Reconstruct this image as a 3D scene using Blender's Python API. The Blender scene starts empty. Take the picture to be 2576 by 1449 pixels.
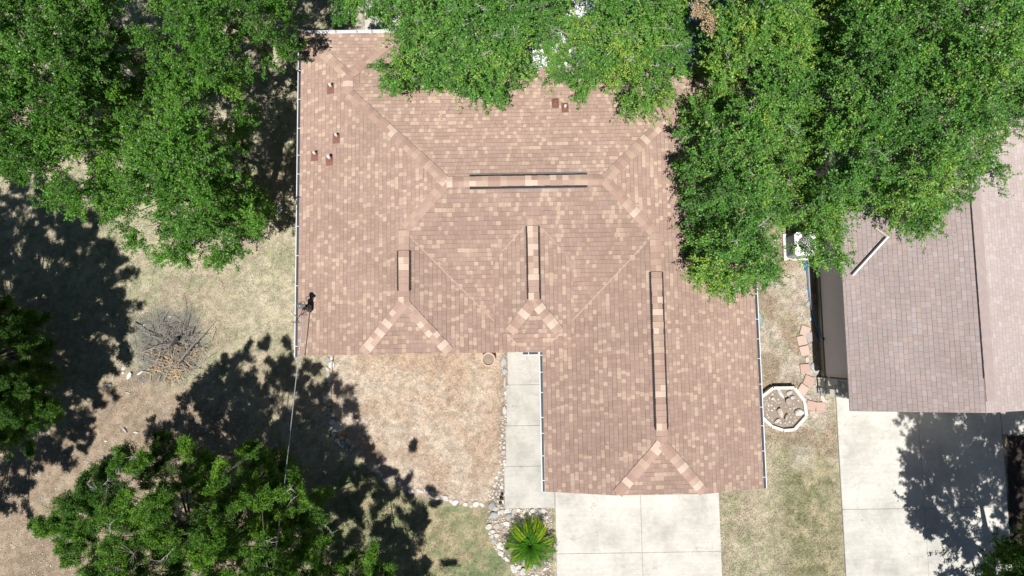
import bpy, math, numpy as np
from mathutils import Vector, Matrix
R = math.radians
rng = np.random.default_rng(7)
SC = bpy.context.scene

# ------------------------------------------------------------------ camera, sky, sun, exposure
CAM_H = 21.7; TILT = R(5.0); PHI = 0.0155; FPX = 1714.0     # drone height, gimbal tilt, heading
cd = bpy.data.cameras.new('camera'); cam = bpy.data.objects.new('camera', cd)
SC.collection.objects.link(cam); SC.camera = cam
cd.sensor_width = 36; cd.lens = 36 * FPX / 2576; cd.clip_start = 0.1; cd.clip_end = 1000
cam.location = (0, 0, CAM_H)
cam.rotation_euler = (Matrix.Rotation(-PHI, 3, 'Z') @ Matrix.Rotation(TILT, 3, 'X')).to_euler()
SUN_EL, SUN_AZ = 67.0, 10.0      # shadows fall up the picture and a little to the right
w = bpy.data.worlds.new('World'); SC.world = w; w.use_nodes = True
nt = w.node_tree; bg = nt.nodes['Background']
sky = nt.nodes.new('ShaderNodeTexSky'); sky.sky_type = 'NISHITA'; sky.sun_disc = False
sky.sun_elevation = R(SUN_EL); sky.sun_rotation = R(180 + SUN_AZ); sky.air_density = 0.6; sky.dust_density = 0.1
nt.links.new(sky.outputs[0], bg.inputs[0]); bg.inputs[1].default_value = 0.05
sd = bpy.data.lights.new('sun', 'SUN'); sun = bpy.data.objects.new('sun', sd); SC.collection.objects.link(sun)
sd.energy = 5.0; sd.angle = R(0.53); sd.color = (1.0, 0.965, 0.91)
ce = math.cos(R(SUN_EL))
sv = Vector((-math.sin(R(SUN_AZ)) * ce, -math.cos(R(SUN_AZ)) * ce, math.sin(R(SUN_EL))))
sun.rotation_euler = sv.to_track_quat('Z', 'Y').to_euler(); sun.location = (0, -20, 30)
SC.view_settings.view_transform = 'Standard'; SC.view_settings.look = 'None'
SC.view_settings.exposure = 0.30; SC.view_settings.gamma = 1.0
SC.render.engine = 'CYCLES'

# ------------------------------------------------------------------ survey: plan position in metres of a point read off the aerial plan
_c, _s = math.cos(TILT), math.sin(TILT); _a, _b = math.cos(PHI), math.sin(PHI)
def G(px, py, z=0.0):
    u = np.asarray(px, float) - 1288; v = 724 - np.asarray(py, float)
    dy = v * _c + FPX * _s; dz = v * _s - FPX * _c; t = (CAM_H - z) / -dz
    x, y = u * t, dy * t
    return x * _a + y * _b, -x * _b + y * _a
def GV(px, py, z=0.0):
    x, y = G(px, py, z); return Vector((float(x), float(y), float(z)))

# ------------------------------------------------------------------ helpers
def tag(o, label=None, cat=None, group=None, kind=None):
    if label: o['label'] = label
    if cat: o['category'] = cat
    if group: o['group'] = group
    if kind: o['kind'] = kind
    return o
def empty(name, loc, label, cat, group=None):
    o = bpy.data.objects.new(name, None); SC.collection.objects.link(o); o.location = loc
    o.empty_display_size = 0.2
    return tag(o, label, cat, group)
def link(name, me, parent=None, loc=None):
    o = bpy.data.objects.new(name, me); SC.collection.objects.link(o)
    if loc is not None: o.location = loc
    if parent is not None:
        o.parent = parent
    return o
class MB:
    """collects vertices (world metres) and faces; build() links them as one mesh, relative to origin"""
    def __init__(s): s.v = []; s.f = []; s.m = []; s.uv = []
    def add(s, vs, fs, mi=0, uvs=None):
        n = len(s.v); s.v += [tuple(map(float, p)) for p in vs]
        for i, f in enumerate(fs):
            s.f.append([n + k for k in f]); s.m.append(mi)
            s.uv.append(uvs[i] if uvs else None)
        return s
    def box(s, x0, x1, y0, y1, z0, z1, mi=0, rot=0, c=None):
        vs = [(x, y, z) for z in (z0, z1) for y in (y0, y1) for x in (x0, x1)]
        if rot:
            cx, cy = c or ((x0 + x1) / 2, (y0 + y1) / 2); a, b = math.cos(rot), math.sin(rot)
            vs = [(cx + (x - cx) * a - (y - cy) * b, cy + (x - cx) * b + (y - cy) * a, z) for x, y, z in vs]
        return s.add(vs, [(0, 2, 3, 1), (4, 5, 7, 6), (0, 1, 5, 4), (2, 6, 7, 3), (0, 4, 6, 2), (1, 3, 7, 5)], mi)
    def bar(s, p0, p1, w, h, mi=0, up=(0, 0, 1)):
        p0 = Vector(p0); p1 = Vector(p1); d = (p1 - p0).normalized(); sd_ = d.cross(Vector(up)).normalized(); u = sd_.cross(d)
        vs = [p + sd_ * a * w / 2 + u * b * h / 2 for p in (p0, p1) for b in (-1, 1) for a in (-1, 1)]
        return s.add(vs, [(0, 1, 3, 2), (4, 6, 7, 5), (0, 4, 5, 1), (2, 3, 7, 6), (0, 2, 6, 4), (1, 5, 7, 3)], mi)
    def tube(s, pts, rad, n=8, mi=0, cap=True):
        pts = [Vector(p) for p in pts]
        if not hasattr(rad, '__len__'): rad = [rad] * len(pts)
        base = len(s.v); prev = None
        for i, p in enumerate(pts):
            d = (pts[min(i + 1, len(pts) - 1)] - pts[max(i - 1, 0)]).normalized()
            ref = Vector((0, 0, 1)) if abs(d.z) < 0.9 else Vector((1, 0, 0))
            a = d.cross(ref).normalized(); b = a.cross(d)
            for k in range(n):
                t = 2 * math.pi * k / n; s.v.append(tuple(p + (a * math.cos(t) + b * math.sin(t)) * rad[i]))
        for i in range(len(pts) - 1):
            for k in range(n):
                k2 = (k + 1) % n; A = base + i * n; B = A + n
                s.f.append([A + k, B + k, B + k2, A + k2]); s.m.append(mi); s.uv.append(None)
        if cap:
            s.f.append([base + k for k in range(n)]); s.m.append(mi); s.uv.append(None)
            e = base + (len(pts) - 1) * n; s.f.append([e + n - 1 - k for k in range(n)]); s.m.append(mi); s.uv.append(None)
        return s
    def lathe(s, c, prof, n=32, mi=0):
        base = len(s.v)
        for r, z in prof:
            for k in range(n):
                t = 2 * math.pi * k / n; s.v.append((c[0] + r * math.cos(t), c[1] + r * math.sin(t), c[2] + z))
        for i in range(len(prof) - 1):
            for k in range(n):
                k2 = (k + 1) % n; A = base + i * n; B = A + n
                s.f.append([A + k, A + k2, B + k2, B + k]); s.m.append(mi); s.uv.append(None)
        return s
    def build(s, name, mats, parent=None, origin=None, smooth=False):
        if origin is None:
            origin = parent.location if parent is not None else (0, 0, 0)
        V = np.array(s.v) - np.array(origin)
        me = bpy.data.meshes.new(name); me.from_pydata(V.tolist(), [], s.f)
        for m in (mats if isinstance(mats, (list, tuple)) else [mats]): me.materials.append(m)
        me.polygons.foreach_set('material_index', s.m)
        if any(u is not None for u in s.uv):
            ul = me.uv_layers.new(name='UVMap'); data = []
            for f, u in zip(s.f, s.uv): data += [c for q in (u or [(0, 0)] * len(f)) for c in q]
            ul.data.foreach_set('uv', data)
        if smooth: me.polygons.foreach_set('use_smooth', [True] * len(me.polygons))
        me.update()
        if parent is not None:
            o = link(name, me, parent); o.location = Vector(origin) - parent_origin(parent)
        else: o = link(name, me, None, origin)
        return o
def parent_origin(p):
    v = Vector(p.location)
    q = p.parent
    while q is not None: v += Vector(q.location); q = q.parent
    return v
def child(mb, name, mats, parent, smooth=False):
    """part or sub-part: vertices given in world metres, object origin = parent's origin"""
    po = parent_origin(parent); o = mb.build(name, mats, None, origin=po, smooth=smooth)
    o.parent = parent; o.location = (0, 0, 0); return o

# ------------------------------------------------------------------ materials
def new_mat(name):
    m = bpy.data.materials.new(name); m.use_nodes = True
    return m, m.node_tree, m.node_tree.nodes['Principled BSDF']
def N(t, typ, **kw):
    n = t.nodes.new(typ)
    for k, v in kw.items():
        if k == 'op': n.operation = v
        elif k.startswith('i_'): n.inputs[k[2:]].default_value = v
        else: setattr(n, k, v)
    return n
def mth(t, op, a, b=None, clamp=False):
    n = t.nodes.new('ShaderNodeMath'); n.operation = op; n.use_clamp = clamp
    for i, x in enumerate((a, b)):
        if x is None: continue
        if isinstance(x, (int, float)): n.inputs[i].default_value = x
        else: t.links.new(x, n.inputs[i])
    return n.outputs[0]
def mix(t, f, a, b, typ='MIX'):
    n = t.nodes.new('ShaderNodeMix'); n.data_type = 'RGBA'; n.blend_type = typ
    for i, x in ((0, f), (6, a), (7, b)):
        if isinstance(x, (int, float)): n.inputs[i].default_value = x
        elif isinstance(x, tuple): n.inputs[i].default_value = (*x, 1) if len(x) == 3 else x
        else: t.links.new(x, n.inputs[i])
    return n.outputs[2]
def ramp(t, fac, stops, interp='LINEAR'):
    n = t.nodes.new('ShaderNodeValToRGB'); n.color_ramp.interpolation = interp; e = n.color_ramp.elements
    while len(e) < len(stops): e.new(0.5)
    for k, (p, c) in zip(e, stops): k.position = p; k.color = (*c, 1)
    t.links.new(fac, n.inputs[0]); return n.outputs[0]
def noise(t, scale, detail=4, rough=0.6, vec=None, out=0):
    n = N(t, 'ShaderNodeTexNoise'); n.inputs['Scale'].default_value = scale
    n.inputs['Detail'].default_value = detail; n.inputs['Roughness'].default_value = rough
    if vec is None:
        g = t.nodes.new('ShaderNodeNewGeometry'); vec = g.outputs['Position']
    t.links.new(vec, n.inputs['Vector']); return n.outputs[out]
def bump(t, b, h, strength=0.5, dist=0.01):
    n = N(t, 'ShaderNodeBump'); n.inputs['Strength'].default_value = strength; n.inputs['Distance'].default_value = dist
    t.links.new(h, n.inputs['Height']); t.links.new(n.outputs[0], b.inputs['Normal'])
def plain(name, col, rough=0.6, var=0.12, scale=8, metal=0.0, bmp=0.0, spec=0.5):
    m, t, b = new_mat(name)
    f = noise(t, scale, 5)
    c = mix(t, f, tuple(x * (1 - var) for x in col), tuple(min(1, x * (1 + var)) for x in col))
    t.links.new(c, b.inputs['Base Color']); b.inputs['Roughness'].default_value = rough
    b.inputs['Metallic'].default_value = metal; b.inputs['Specular IOR Level'].default_value = spec
    if bmp: bump(t, b, noise(t, scale * 6, 3), 0.6, bmp)
    return m
def shingle_mat(name, cols, lightcols, share, row=0.122, tab=0.112, edge=0.62, joint=0.8):
    m, t, b = new_mat(name)
    uv = N(t, 'ShaderNodeUVMap'); sp = N(t, 'ShaderNodeSeparateXYZ'); t.links.new(uv.outputs[0], sp.inputs[0])
    u, v = sp.outputs[0], sp.outputs[1]
    wob = mth(t, 'MULTIPLY', mth(t, 'SUBTRACT', noise(t, 1.3, 2, 0.5), 0.5), 0.035)
    vr = mth(t, 'DIVIDE', mth(t, 'ADD', v, wob), row); ri = mth(t, 'FLOOR', vr); fr = mth(t, 'FRACT', vr)
    wn = N(t, 'ShaderNodeTexWhiteNoise', noise_dimensions='1D'); t.links.new(ri, wn.inputs['W'])
    ww = mth(t, 'ADD', mth(t, 'DIVIDE', u, tab), mth(t, 'MULTIPLY', wn.outputs[0], 977.0))
    vo = N(t, 'ShaderNodeTexVoronoi', voronoi_dimensions='1D'); vo.inputs['Scale'].default_value = 1.0
    vo.inputs['Randomness'].default_value = 0.55; t.links.new(ww, vo.inputs['W'])
    ve = N(t, 'ShaderNodeTexVoronoi', voronoi_dimensions='1D', feature='DISTANCE_TO_EDGE'); ve.inputs['Scale'].default_value = 1.0
    ve.inputs['Randomness'].default_value = 0.55; t.links.new(ww, ve.inputs['W'])
    cs = N(t, 'ShaderNodeSeparateColor'); t.links.new(vo.outputs['Color'], cs.inputs[0])
    base = ramp(t, cs.outputs[0], [(0, cols[0]), (0.5, cols[1]), (1, cols[2])])
    lt = ramp(t, cs.outputs[2], [(0, lightcols[0]), (1, lightcols[1])])
    clus = mth(t, 'MULTIPLY', mth(t, 'SUBTRACT', noise(t, 0.9, 2), 0.5), 0.12)
    isl = mth(t, 'GREATER_THAN', mth(t, 'ADD', cs.outputs[1], clus), 1 - share)
    # a light patch on the double layer only covers part of the tab height now and then
    c = mix(t, isl, base, lt)
    gr = noise(t, 160, 2, 0.8)
    c = mix(t, mth(t, 'MULTIPLY', gr, 0.35), c, (0.5, 0.5, 0.5), 'OVERLAY')
    blot = ramp(t, noise(t, 0.55, 4, 0.65), [(0.3, (0.92, 0.915, 0.91)), (0.7, (1.06, 1.06, 1.06))])
    c = mix(t, 1.0, c, blot, 'MULTIPLY')
    # asphalt butt edge (dark cut edge plus painted course shadow) and the slots between tabs
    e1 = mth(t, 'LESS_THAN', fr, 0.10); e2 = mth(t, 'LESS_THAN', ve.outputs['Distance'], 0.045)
    wn2 = N(t, 'ShaderNodeTexWhiteNoise', noise_dimensions='2D'); cv = N(t, 'ShaderNodeCombineXYZ')
    t.links.new(mth(t, 'FLOOR', mth(t, 'MULTIPLY', ww, 0.5)), cv.inputs[0]); t.links.new(ri, cv.inputs[1]); t.links.new(cv.outputs[0], wn2.inputs['Vector'])
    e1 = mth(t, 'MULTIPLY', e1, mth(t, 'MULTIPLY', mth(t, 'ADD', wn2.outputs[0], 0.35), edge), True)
    e2 = mth(t, 'MULTIPLY', e2, joint * 0.5)
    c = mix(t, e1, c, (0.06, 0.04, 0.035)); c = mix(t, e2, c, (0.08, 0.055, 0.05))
    t.links.new(c, b.inputs['Base Color']); b.inputs['Roughness'].default_value = 0.9; b.inputs['Specular IOR Level'].default_value = 0.2; b.inputs['Diffuse Roughness'].default_value = 0.9
    h = mth(t, 'ADD', mth(t, 'SUBTRACT', 1.0, fr), mth(t, 'MULTIPLY', cs.outputs[1], 0.6))
    h = mth(t, 'ADD', h, mth(t, 'MULTIPLY', gr, 0.3))
    bump(t, b, h, 0.7, 0.006)
    return m
M = {}
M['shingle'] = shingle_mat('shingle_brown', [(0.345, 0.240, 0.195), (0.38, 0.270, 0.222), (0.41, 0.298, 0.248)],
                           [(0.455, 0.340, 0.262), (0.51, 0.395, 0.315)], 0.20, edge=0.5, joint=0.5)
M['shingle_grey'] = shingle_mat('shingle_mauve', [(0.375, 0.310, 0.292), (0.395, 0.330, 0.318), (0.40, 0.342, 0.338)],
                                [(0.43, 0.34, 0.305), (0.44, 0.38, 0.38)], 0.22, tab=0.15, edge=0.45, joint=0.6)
M['shingle_sheen'] = shingle_mat('shingle_mauve_sheen', [(0.415, 0.350, 0.33), (0.435, 0.37, 0.352), (0.44, 0.382, 0.375)],
                                [(0.47, 0.395, 0.365), (0.47, 0.42, 0.415)], 0.2, tab=0.15, edge=0.3, joint=0.4)  # neighbour's far slope: mauve shingle lightened, its sheen painted into the colour
M['cap1'] = plain('cap_red', (0.34, 0.225, 0.18), 0.9, 0.2, 30, bmp=0.003)
M['cap2'] = plain('cap_brown', (0.38, 0.262, 0.212), 0.9, 0.2, 30, bmp=0.003)
M['cap3'] = plain('cap_tan', (0.43, 0.31, 0.24), 0.9, 0.15, 30, bmp=0.003)
M['cap4'] = plain('cap_cream', (0.53, 0.415, 0.335), 0.9, 0.15, 30, bmp=0.003)
CAPS = [M['cap1'], M['cap2'], M['cap3'], M['cap4']]
M['black'] = plain('black_plastic', (0.012, 0.012, 0.013), 0.5)
M['vent'] = plain('vent_black', (0.02, 0.018, 0.016), 0.8)
M['white'] = plain('white_paint', (0.78, 0.79, 0.80), 0.4, 0.06)
M['guard'] = plain('gutter_guard', (0.03, 0.034, 0.045), 0.6, 0.5, 40)
M['steel'] = plain('grey_steel', (0.42, 0.45, 0.48), 0.35, 0.2, 20, metal=0.7)
M['flash'] = plain('rust_flashing', (0.22, 0.105, 0.08), 0.7, 0.25, 12)
M['pvc'] = plain('pale_pipe', (0.62, 0.56, 0.54), 0.4)
M['brick'] = plain('wall_stone', (0.42, 0.36, 0.29), 0.85, 0.25, 6, bmp=0.01)
M['siding'] = plain('grey_siding', (0.66, 0.65, 0.71), 0.7, 0.08, 3)
M['found'] = plain('foundation', (0.34, 0.33, 0.25), 0.9, 0.2, 6)
M['door'] = plain('door_paint', (0.62, 0.58, 0.52), 0.6, 0.05)
M['glass'] = plain('window_glass', (0.03, 0.04, 0.05), 0.08)
M['terra'] = plain('terracotta', (0.52, 0.37, 0.28), 0.8, 0.15, 15)
M['soil'] = plain('soil', (0.27, 0.22, 0.175), 0.95, 0.5, 25, bmp=0.01)
M['paver'] = plain('red_paver', (0.45, 0.315, 0.265), 0.9, 0.16, 14, bmp=0.003)
M['paver_pale'] = plain('pale_pink_paver', (0.50, 0.385, 0.325), 0.9, 0.16, 14, bmp=0.003)
M['paver_grey'] = plain('grey_paver', (0.37, 0.33, 0.31), 0.9, 0.16, 14, bmp=0.003)
M['block'] = plain('chalk_block', (0.68, 0.66, 0.60), 0.9, 0.12, 9, bmp=0.006)
M['bark'] = plain('bark', (0.10, 0.085, 0.07), 0.9, 0.4, 12, bmp=0.01)
M['twig'] = plain('grey_twig', (0.20, 0.18, 0.15), 0.85, 0.3, 20)
M['deadwood'] = plain('bleached_wood', (0.40, 0.37, 0.34), 0.85, 0.3, 20)
M['pile'] = plain('dead_brush', (0.25, 0.225, 0.205), 0.9, 0.4, 20)
M['straw'] = plain('dry_frond', (0.44, 0.32, 0.19), 0.85, 0.3, 20)
M['char'] = plain('charred_wood', (0.03, 0.028, 0.028), 0.9, 0.4, 20)
M['tub'] = plain('galvanised_tub', (0.20, 0.27, 0.28), 0.5, 0.15, 10)
def blue_metal():
    m, t, b = new_mat('blue_grey_sheet')
    c = ramp(t, noise(t, 1.5, 4), [(0.3, (0.16, 0.22, 0.33)), (0.7, (0.24, 0.30, 0.42))])
    t.links.new(c, b.inputs['Base Color']); b.inputs['Roughness'].default_value = 0.42; b.inputs['Metallic'].default_value = 0.2
    return m
M['bluemetal'] = blue_metal()
def hose_mat():
    m, t, b = new_mat('blue_hose'); b.inputs['Base Color'].default_value = (0.01, 0.30, 0.72, 1); b.inputs['Roughness'].default_value = 0.3
    return m
M['hose'] = hose_mat()
def concrete(name, tone):
    m, t, b = new_mat(name)
    a = noise(t, 0.8, 6, 0.65); g = noise(t, 9, 5, 0.7); fine = noise(t, 60, 3, 0.7)
    c = ramp(t, a, [(0.30, tuple(x * 0.74 for x in tone)), (0.5, tone), (0.68, tuple(min(0.8, x * 1.13) for x in tone))])
    c = mix(t, 0.55, c, ramp(t, g, [(0.3, (0.80, 0.80, 0.80)), (0.7, (1.1, 1.1, 1.08))]), 'MULTIPLY')
    mp = N(t, 'ShaderNodeMapping'); mp.inputs['Scale'].default_value = (0.6, 7.0, 1); gg = t.nodes.new('ShaderNodeNewGeometry'); t.links.new(gg.outputs['Position'], mp.inputs['Vector'])
    c = mix(t, 0.6, c, ramp(t, noise(t, 1.6, 6, 0.7, mp.outputs[0]), [(0.3, (0.86, 0.86, 0.86)), (0.7, (1.08, 1.08, 1.07))]), 'MULTIPLY')
    c = mix(t, 0.5, c, ramp(t, noise(t, 2.6, 8, 0.75), [(0.32, (0.72, 0.72, 0.71)), (0.45, (1.0, 1.0, 1.0))]), 'MULTIPLY')
    c = mix(t, 0.35, c, ramp(t, fine, [(0.3, (0.7, 0.7, 0.7)), (0.7, (1.15, 1.15, 1.15))]), 'MULTIPLY')
    dis = noise(t, 1.7, 4, 0.6, out=1); va = N(t, 'ShaderNodeVectorMath'); va.operation = 'ADD'; t.links.new(gg.outputs['Position'], va.inputs[0]); t.links.new(dis, va.inputs[1])
    vc = N(t, 'ShaderNodeTexVoronoi', feature='DISTANCE_TO_EDGE'); vc.inputs['Scale'].default_value = 0.23; t.links.new(va.outputs[0], vc.inputs['Vector'])
    crk = mth(t, 'MULTIPLY', mth(t, 'LESS_THAN', vc.outputs['Distance'], 0.0016), mth(t, 'GREATER_THAN', noise(t, 0.45, 2), 0.5))
    c = mix(t, mth(t, 'MULTIPLY', crk, 0.4), c, (0.12, 0.11, 0.10))
    t.links.new(c, b.inputs['Base Color']); b.inputs['Roughness'].default_value = 0.9
    bump(t, b, fine, 0.4, 0.003)
    return m
M['conc'] = concrete('concrete_drive', (0.55, 0.527, 0.488)); M['conc_walk'] = concrete('concrete_walk', (0.48, 0.465, 0.43))
M['conc_warm'] = concrete('concrete_neighbour', (0.545, 0.53, 0.49))
M['joint'] = plain('joint_dirt', (0.30, 0.285, 0.26), 0.95, 0.3, 10)
def rock_mat(name, lo, hi):
    m, t, b = new_mat(name)
    oi = N(t, 'ShaderNodeObjectInfo'); tc = N(t, 'ShaderNodeTexCoord')
    c = mix(t, oi.outputs['Random'], lo, hi)
    n1 = noise(t, 5, 5, 0.7, tc.outputs['Object'])
    c = mix(t, 0.8, c, ramp(t, n1, [(0.35, (0.6, 0.58, 0.55)), (0.6, (1.1, 1.1, 1.1))]), 'MULTIPLY')
    t.links.new(c, b.inputs['Base Color']); b.inputs['Roughness'].default_value = 0.9
    bump(t, b, noise(t, 14, 5, 0.7, tc.outputs['Object']), 0.7, 0.03)
    return m
M['rock'] = rock_mat('limestone', (0.54, 0.52, 0.49), (0.80, 0.78, 0.75)); M['rock_grey'] = rock_mat('grey_stone', (0.30, 0.32, 0.33), (0.48, 0.50, 0.50))
M['rock_pink'] = rock_mat('buff_stone', (0.42, 0.36, 0.33), (0.60, 0.53, 0.48)); M['rock_brown'] = rock_mat('brown_stone', (0.24, 0.20, 0.14), (0.28, 0.24, 0.17))
def leaf_mat(name, stops, rough=0.42, trans=0.3, transcol=(0.16, 0.30, 0.03)):
    m, t, b = new_mat(name)
    at = N(t, 'ShaderNodeAttribute', attribute_name='tint'); c = ramp(t, at.outputs['Fac'], stops)
    t.links.new(c, b.inputs['Base Color']); b.inputs['Roughness'].default_value = rough
    b.inputs['Specular IOR Level'].default_value = 0.35
    tr = N(t, 'ShaderNodeBsdfTranslucent'); t.links.new(mix(t, 0.5, c, transcol), tr.inputs[0])
    ms = N(t, 'ShaderNodeMixShader'); ms.inputs[0].default_value = trans
    t.links.new(b.outputs[0], ms.inputs[1]); t.links.new(tr.outputs[0], ms.inputs[2])
    t.links.new(ms.outputs[0], t.nodes['Material Output'].inputs[0])
    return m
M['oak'] = leaf_mat('oak_leaf', [(0.0, (0.046, 0.13, 0.016)), (0.4, (0.098, 0.265, 0.032)), (0.75, (0.165, 0.37, 0.045)), (1.0, (0.31, 0.47, 0.06))])
M['oak2'] = leaf_mat('grey_oak_leaf', [(0.0, (0.050, 0.135, 0.028)), (0.4, (0.105, 0.28, 0.050)), (0.75, (0.18, 0.40, 0.064)), (1.0, (0.35, 0.50, 0.07))])
M['cedar'] = leaf_mat('cedar_leaf', [(0.0, (0.022, 0.07, 0.010)), (0.4, (0.06, 0.165, 0.016)), (0.75, (0.15, 0.33, 0.024)), (1.0, (0.27, 0.46, 0.03))], 0.6, 0.25)
M['palm'] = leaf_mat('palm_leaf', [(0.0, (0.025, 0.09, 0.008)), (0.4, (0.06, 0.20, 0.010)), (0.7, (0.20, 0.36, 0.010)), (1.0, (0.50, 0.55, 0.015))], 0.35, 0.25)
def vcol_mat(name, attr='col', rough=0.95, fine=True, trans=0):
    m, t, b = new_mat(name)
    at = N(t, 'ShaderNodeAttribute', attribute_name=attr); c = at.outputs['Color']
    if fine:
        c = mix(t, 0.9, c, ramp(t, noise(t, 22, 6, 0.75), [(0.30, (0.55, 0.53, 0.50)), (0.52, (1.0, 1.0, 1.0)), (0.72, (1.35, 1.33, 1.28))]), 'MULTIPLY')
        c = mix(t, 0.6, c, ramp(t, noise(t, 75, 3, 0.8), [(0.3, (0.55, 0.55, 0.55)), (0.7, (1.4, 1.4, 1.4))]), 'MULTIPLY')
        bump(t, b, noise(t, 35, 5, 0.7), 0.8, 0.02)
    t.links.new(c, b.inputs['Base Color']); b.inputs['Roughness'].default_value = rough; b.inputs['Specular IOR Level'].default_value = 0.15
    return m
M['ground'] = vcol_mat('ground_soil'); M['blade'] = vcol_mat('grass_blade', fine=False, rough=0.8)

# ------------------------------------------------------------------ numpy noise and polygons
_lat = rng.random((8, 256, 256))
def vnoise(x, y, scale, k=0):
    x = np.asarray(x) / scale + 300.5; y = np.asarray(y) / scale + 300.5
    xi = np.floor(x).astype(int); yi = np.floor(y).astype(int); fx = x - xi; fy = y - yi
    fx = fx * fx * (3 - 2 * fx); fy = fy * fy * (3 - 2 * fy); L_ = _lat[k % 8]
    g = lambda a, b: L_[a % 256, b % 256]
    return (g(xi, yi) * (1 - fx) + g(xi + 1, yi) * fx) * (1 - fy) + (g(xi, yi + 1) * (1 - fx) + g(xi + 1, yi + 1) * fx) * fy
def fbm(x, y, scale, k=0, oct=4):
    s = 0; a = 1; tot = 0
    for i in range(oct): s = s + a * vnoise(x, y, scale / 2 ** i, k + i); tot += a; a *= 0.55
    return s / tot
def inside(poly, x, y):
    x = np.asarray(x, float); y = np.asarray(y, float); r = np.zeros(x.shape, bool); n = len(poly)
    for i in range(n):
        x0, y0 = poly[i]; x1, y1 = poly[(i + 1) % n]
        c = ((y0 > y) != (y1 > y)) & (x < (x1 - x0) * (y - y0) / (y1 - y0 + 1e-12) + x0); r ^= c
    return r
def pdist(poly, x, y):
    x = np.asarray(x, float); y = np.asarray(y, float); d = np.full(x.shape, 1e9); n = len(poly)
    for i in range(n):
        x0, y0 = poly[i]; x1, y1 = poly[(i + 1) % n]; ex, ey = x1 - x0, y1 - y0
        t = np.clip(((x - x0) * ex + (y - y0) * ey) / (ex * ex + ey * ey + 1e-12), 0, 1)
        d = np.minimum(d, np.hypot(x - x0 - t * ex, y - y0 - t * ey))
    return d
def sdist(poly, x, y):
    d = pdist(poly, x, y); return np.where(inside(poly, x, y), d, -d)
def GP(pts, z=0):
    return [tuple(float(q) for q in G(a, b, z)) for a, b in pts]
def sm(a, b, x): t = np.clip((x - a) / (b - a), 0, 1); return t * t * (3 - 2 * t)

# ------------------------------------------------------------------ ground sheet
BED = GP([(838, 860), (830, 960), (845, 1060), (900, 1140), (960, 1205), (1040, 1245), (1120, 1262), (1220, 1275), (1262, 1200), (1275, 880)])
LAWN = GP([(900, 1170), (1000, 1235), (1100, 1265), (1225, 1285), (1232, 1340), (1290, 1460), (1330, 1520), (700, 1520), (720, 1300)])
DIRT = GP([(-60, 1180), (120, 1080), (250, 960), (330, 930), (420, 965), (560, 1010), (700, 1120), (760, 1300), (760, 1500), (-60, 1500)])
ASH = GP([(335, 800), (420, 775), (500, 790), (520, 860), (490, 930), (430, 965), (350, 950), (325, 880)])
ROCKBED = GP([(1228, 1275), (1388, 1277), (1388, 1520), (1330, 1520), (1290, 1440), (1240, 1370), (1225, 1330)])
STRIP = GP([(1262, 880), (1280, 880), (1272, 1280), (1225, 1280), (1232, 1240), (1258, 1180), (1256, 1080), (1262, 960)])
MULCH = GP([(2531, 1094), (2900, 1094), (2900, 1600), (2545, 1600)])
SIDE = GP([(1880, 400), (2070, 400), (2070, 1000), (2100, 1060), (2120, 1180), (1925, 1100)])
GREENR = GP([(1960, 1110), (2100, 1150), (2130, 1500), (2000, 1500), (1960, 1300)])
PATIO = GP([(880, -200), (1300, -200), (1300, 160), (880, 160)])
PALEP = [GP([(2010, 930), (2060, 930), (2070, 1000), (2030, 1010)]), GP([(1990, 1120), (2040, 1120), (2040, 1180), (1990, 1180)]), GP([(1300, 1265), (1388, 1265), (1388, 1300), (1300, 1300)])]
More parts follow.
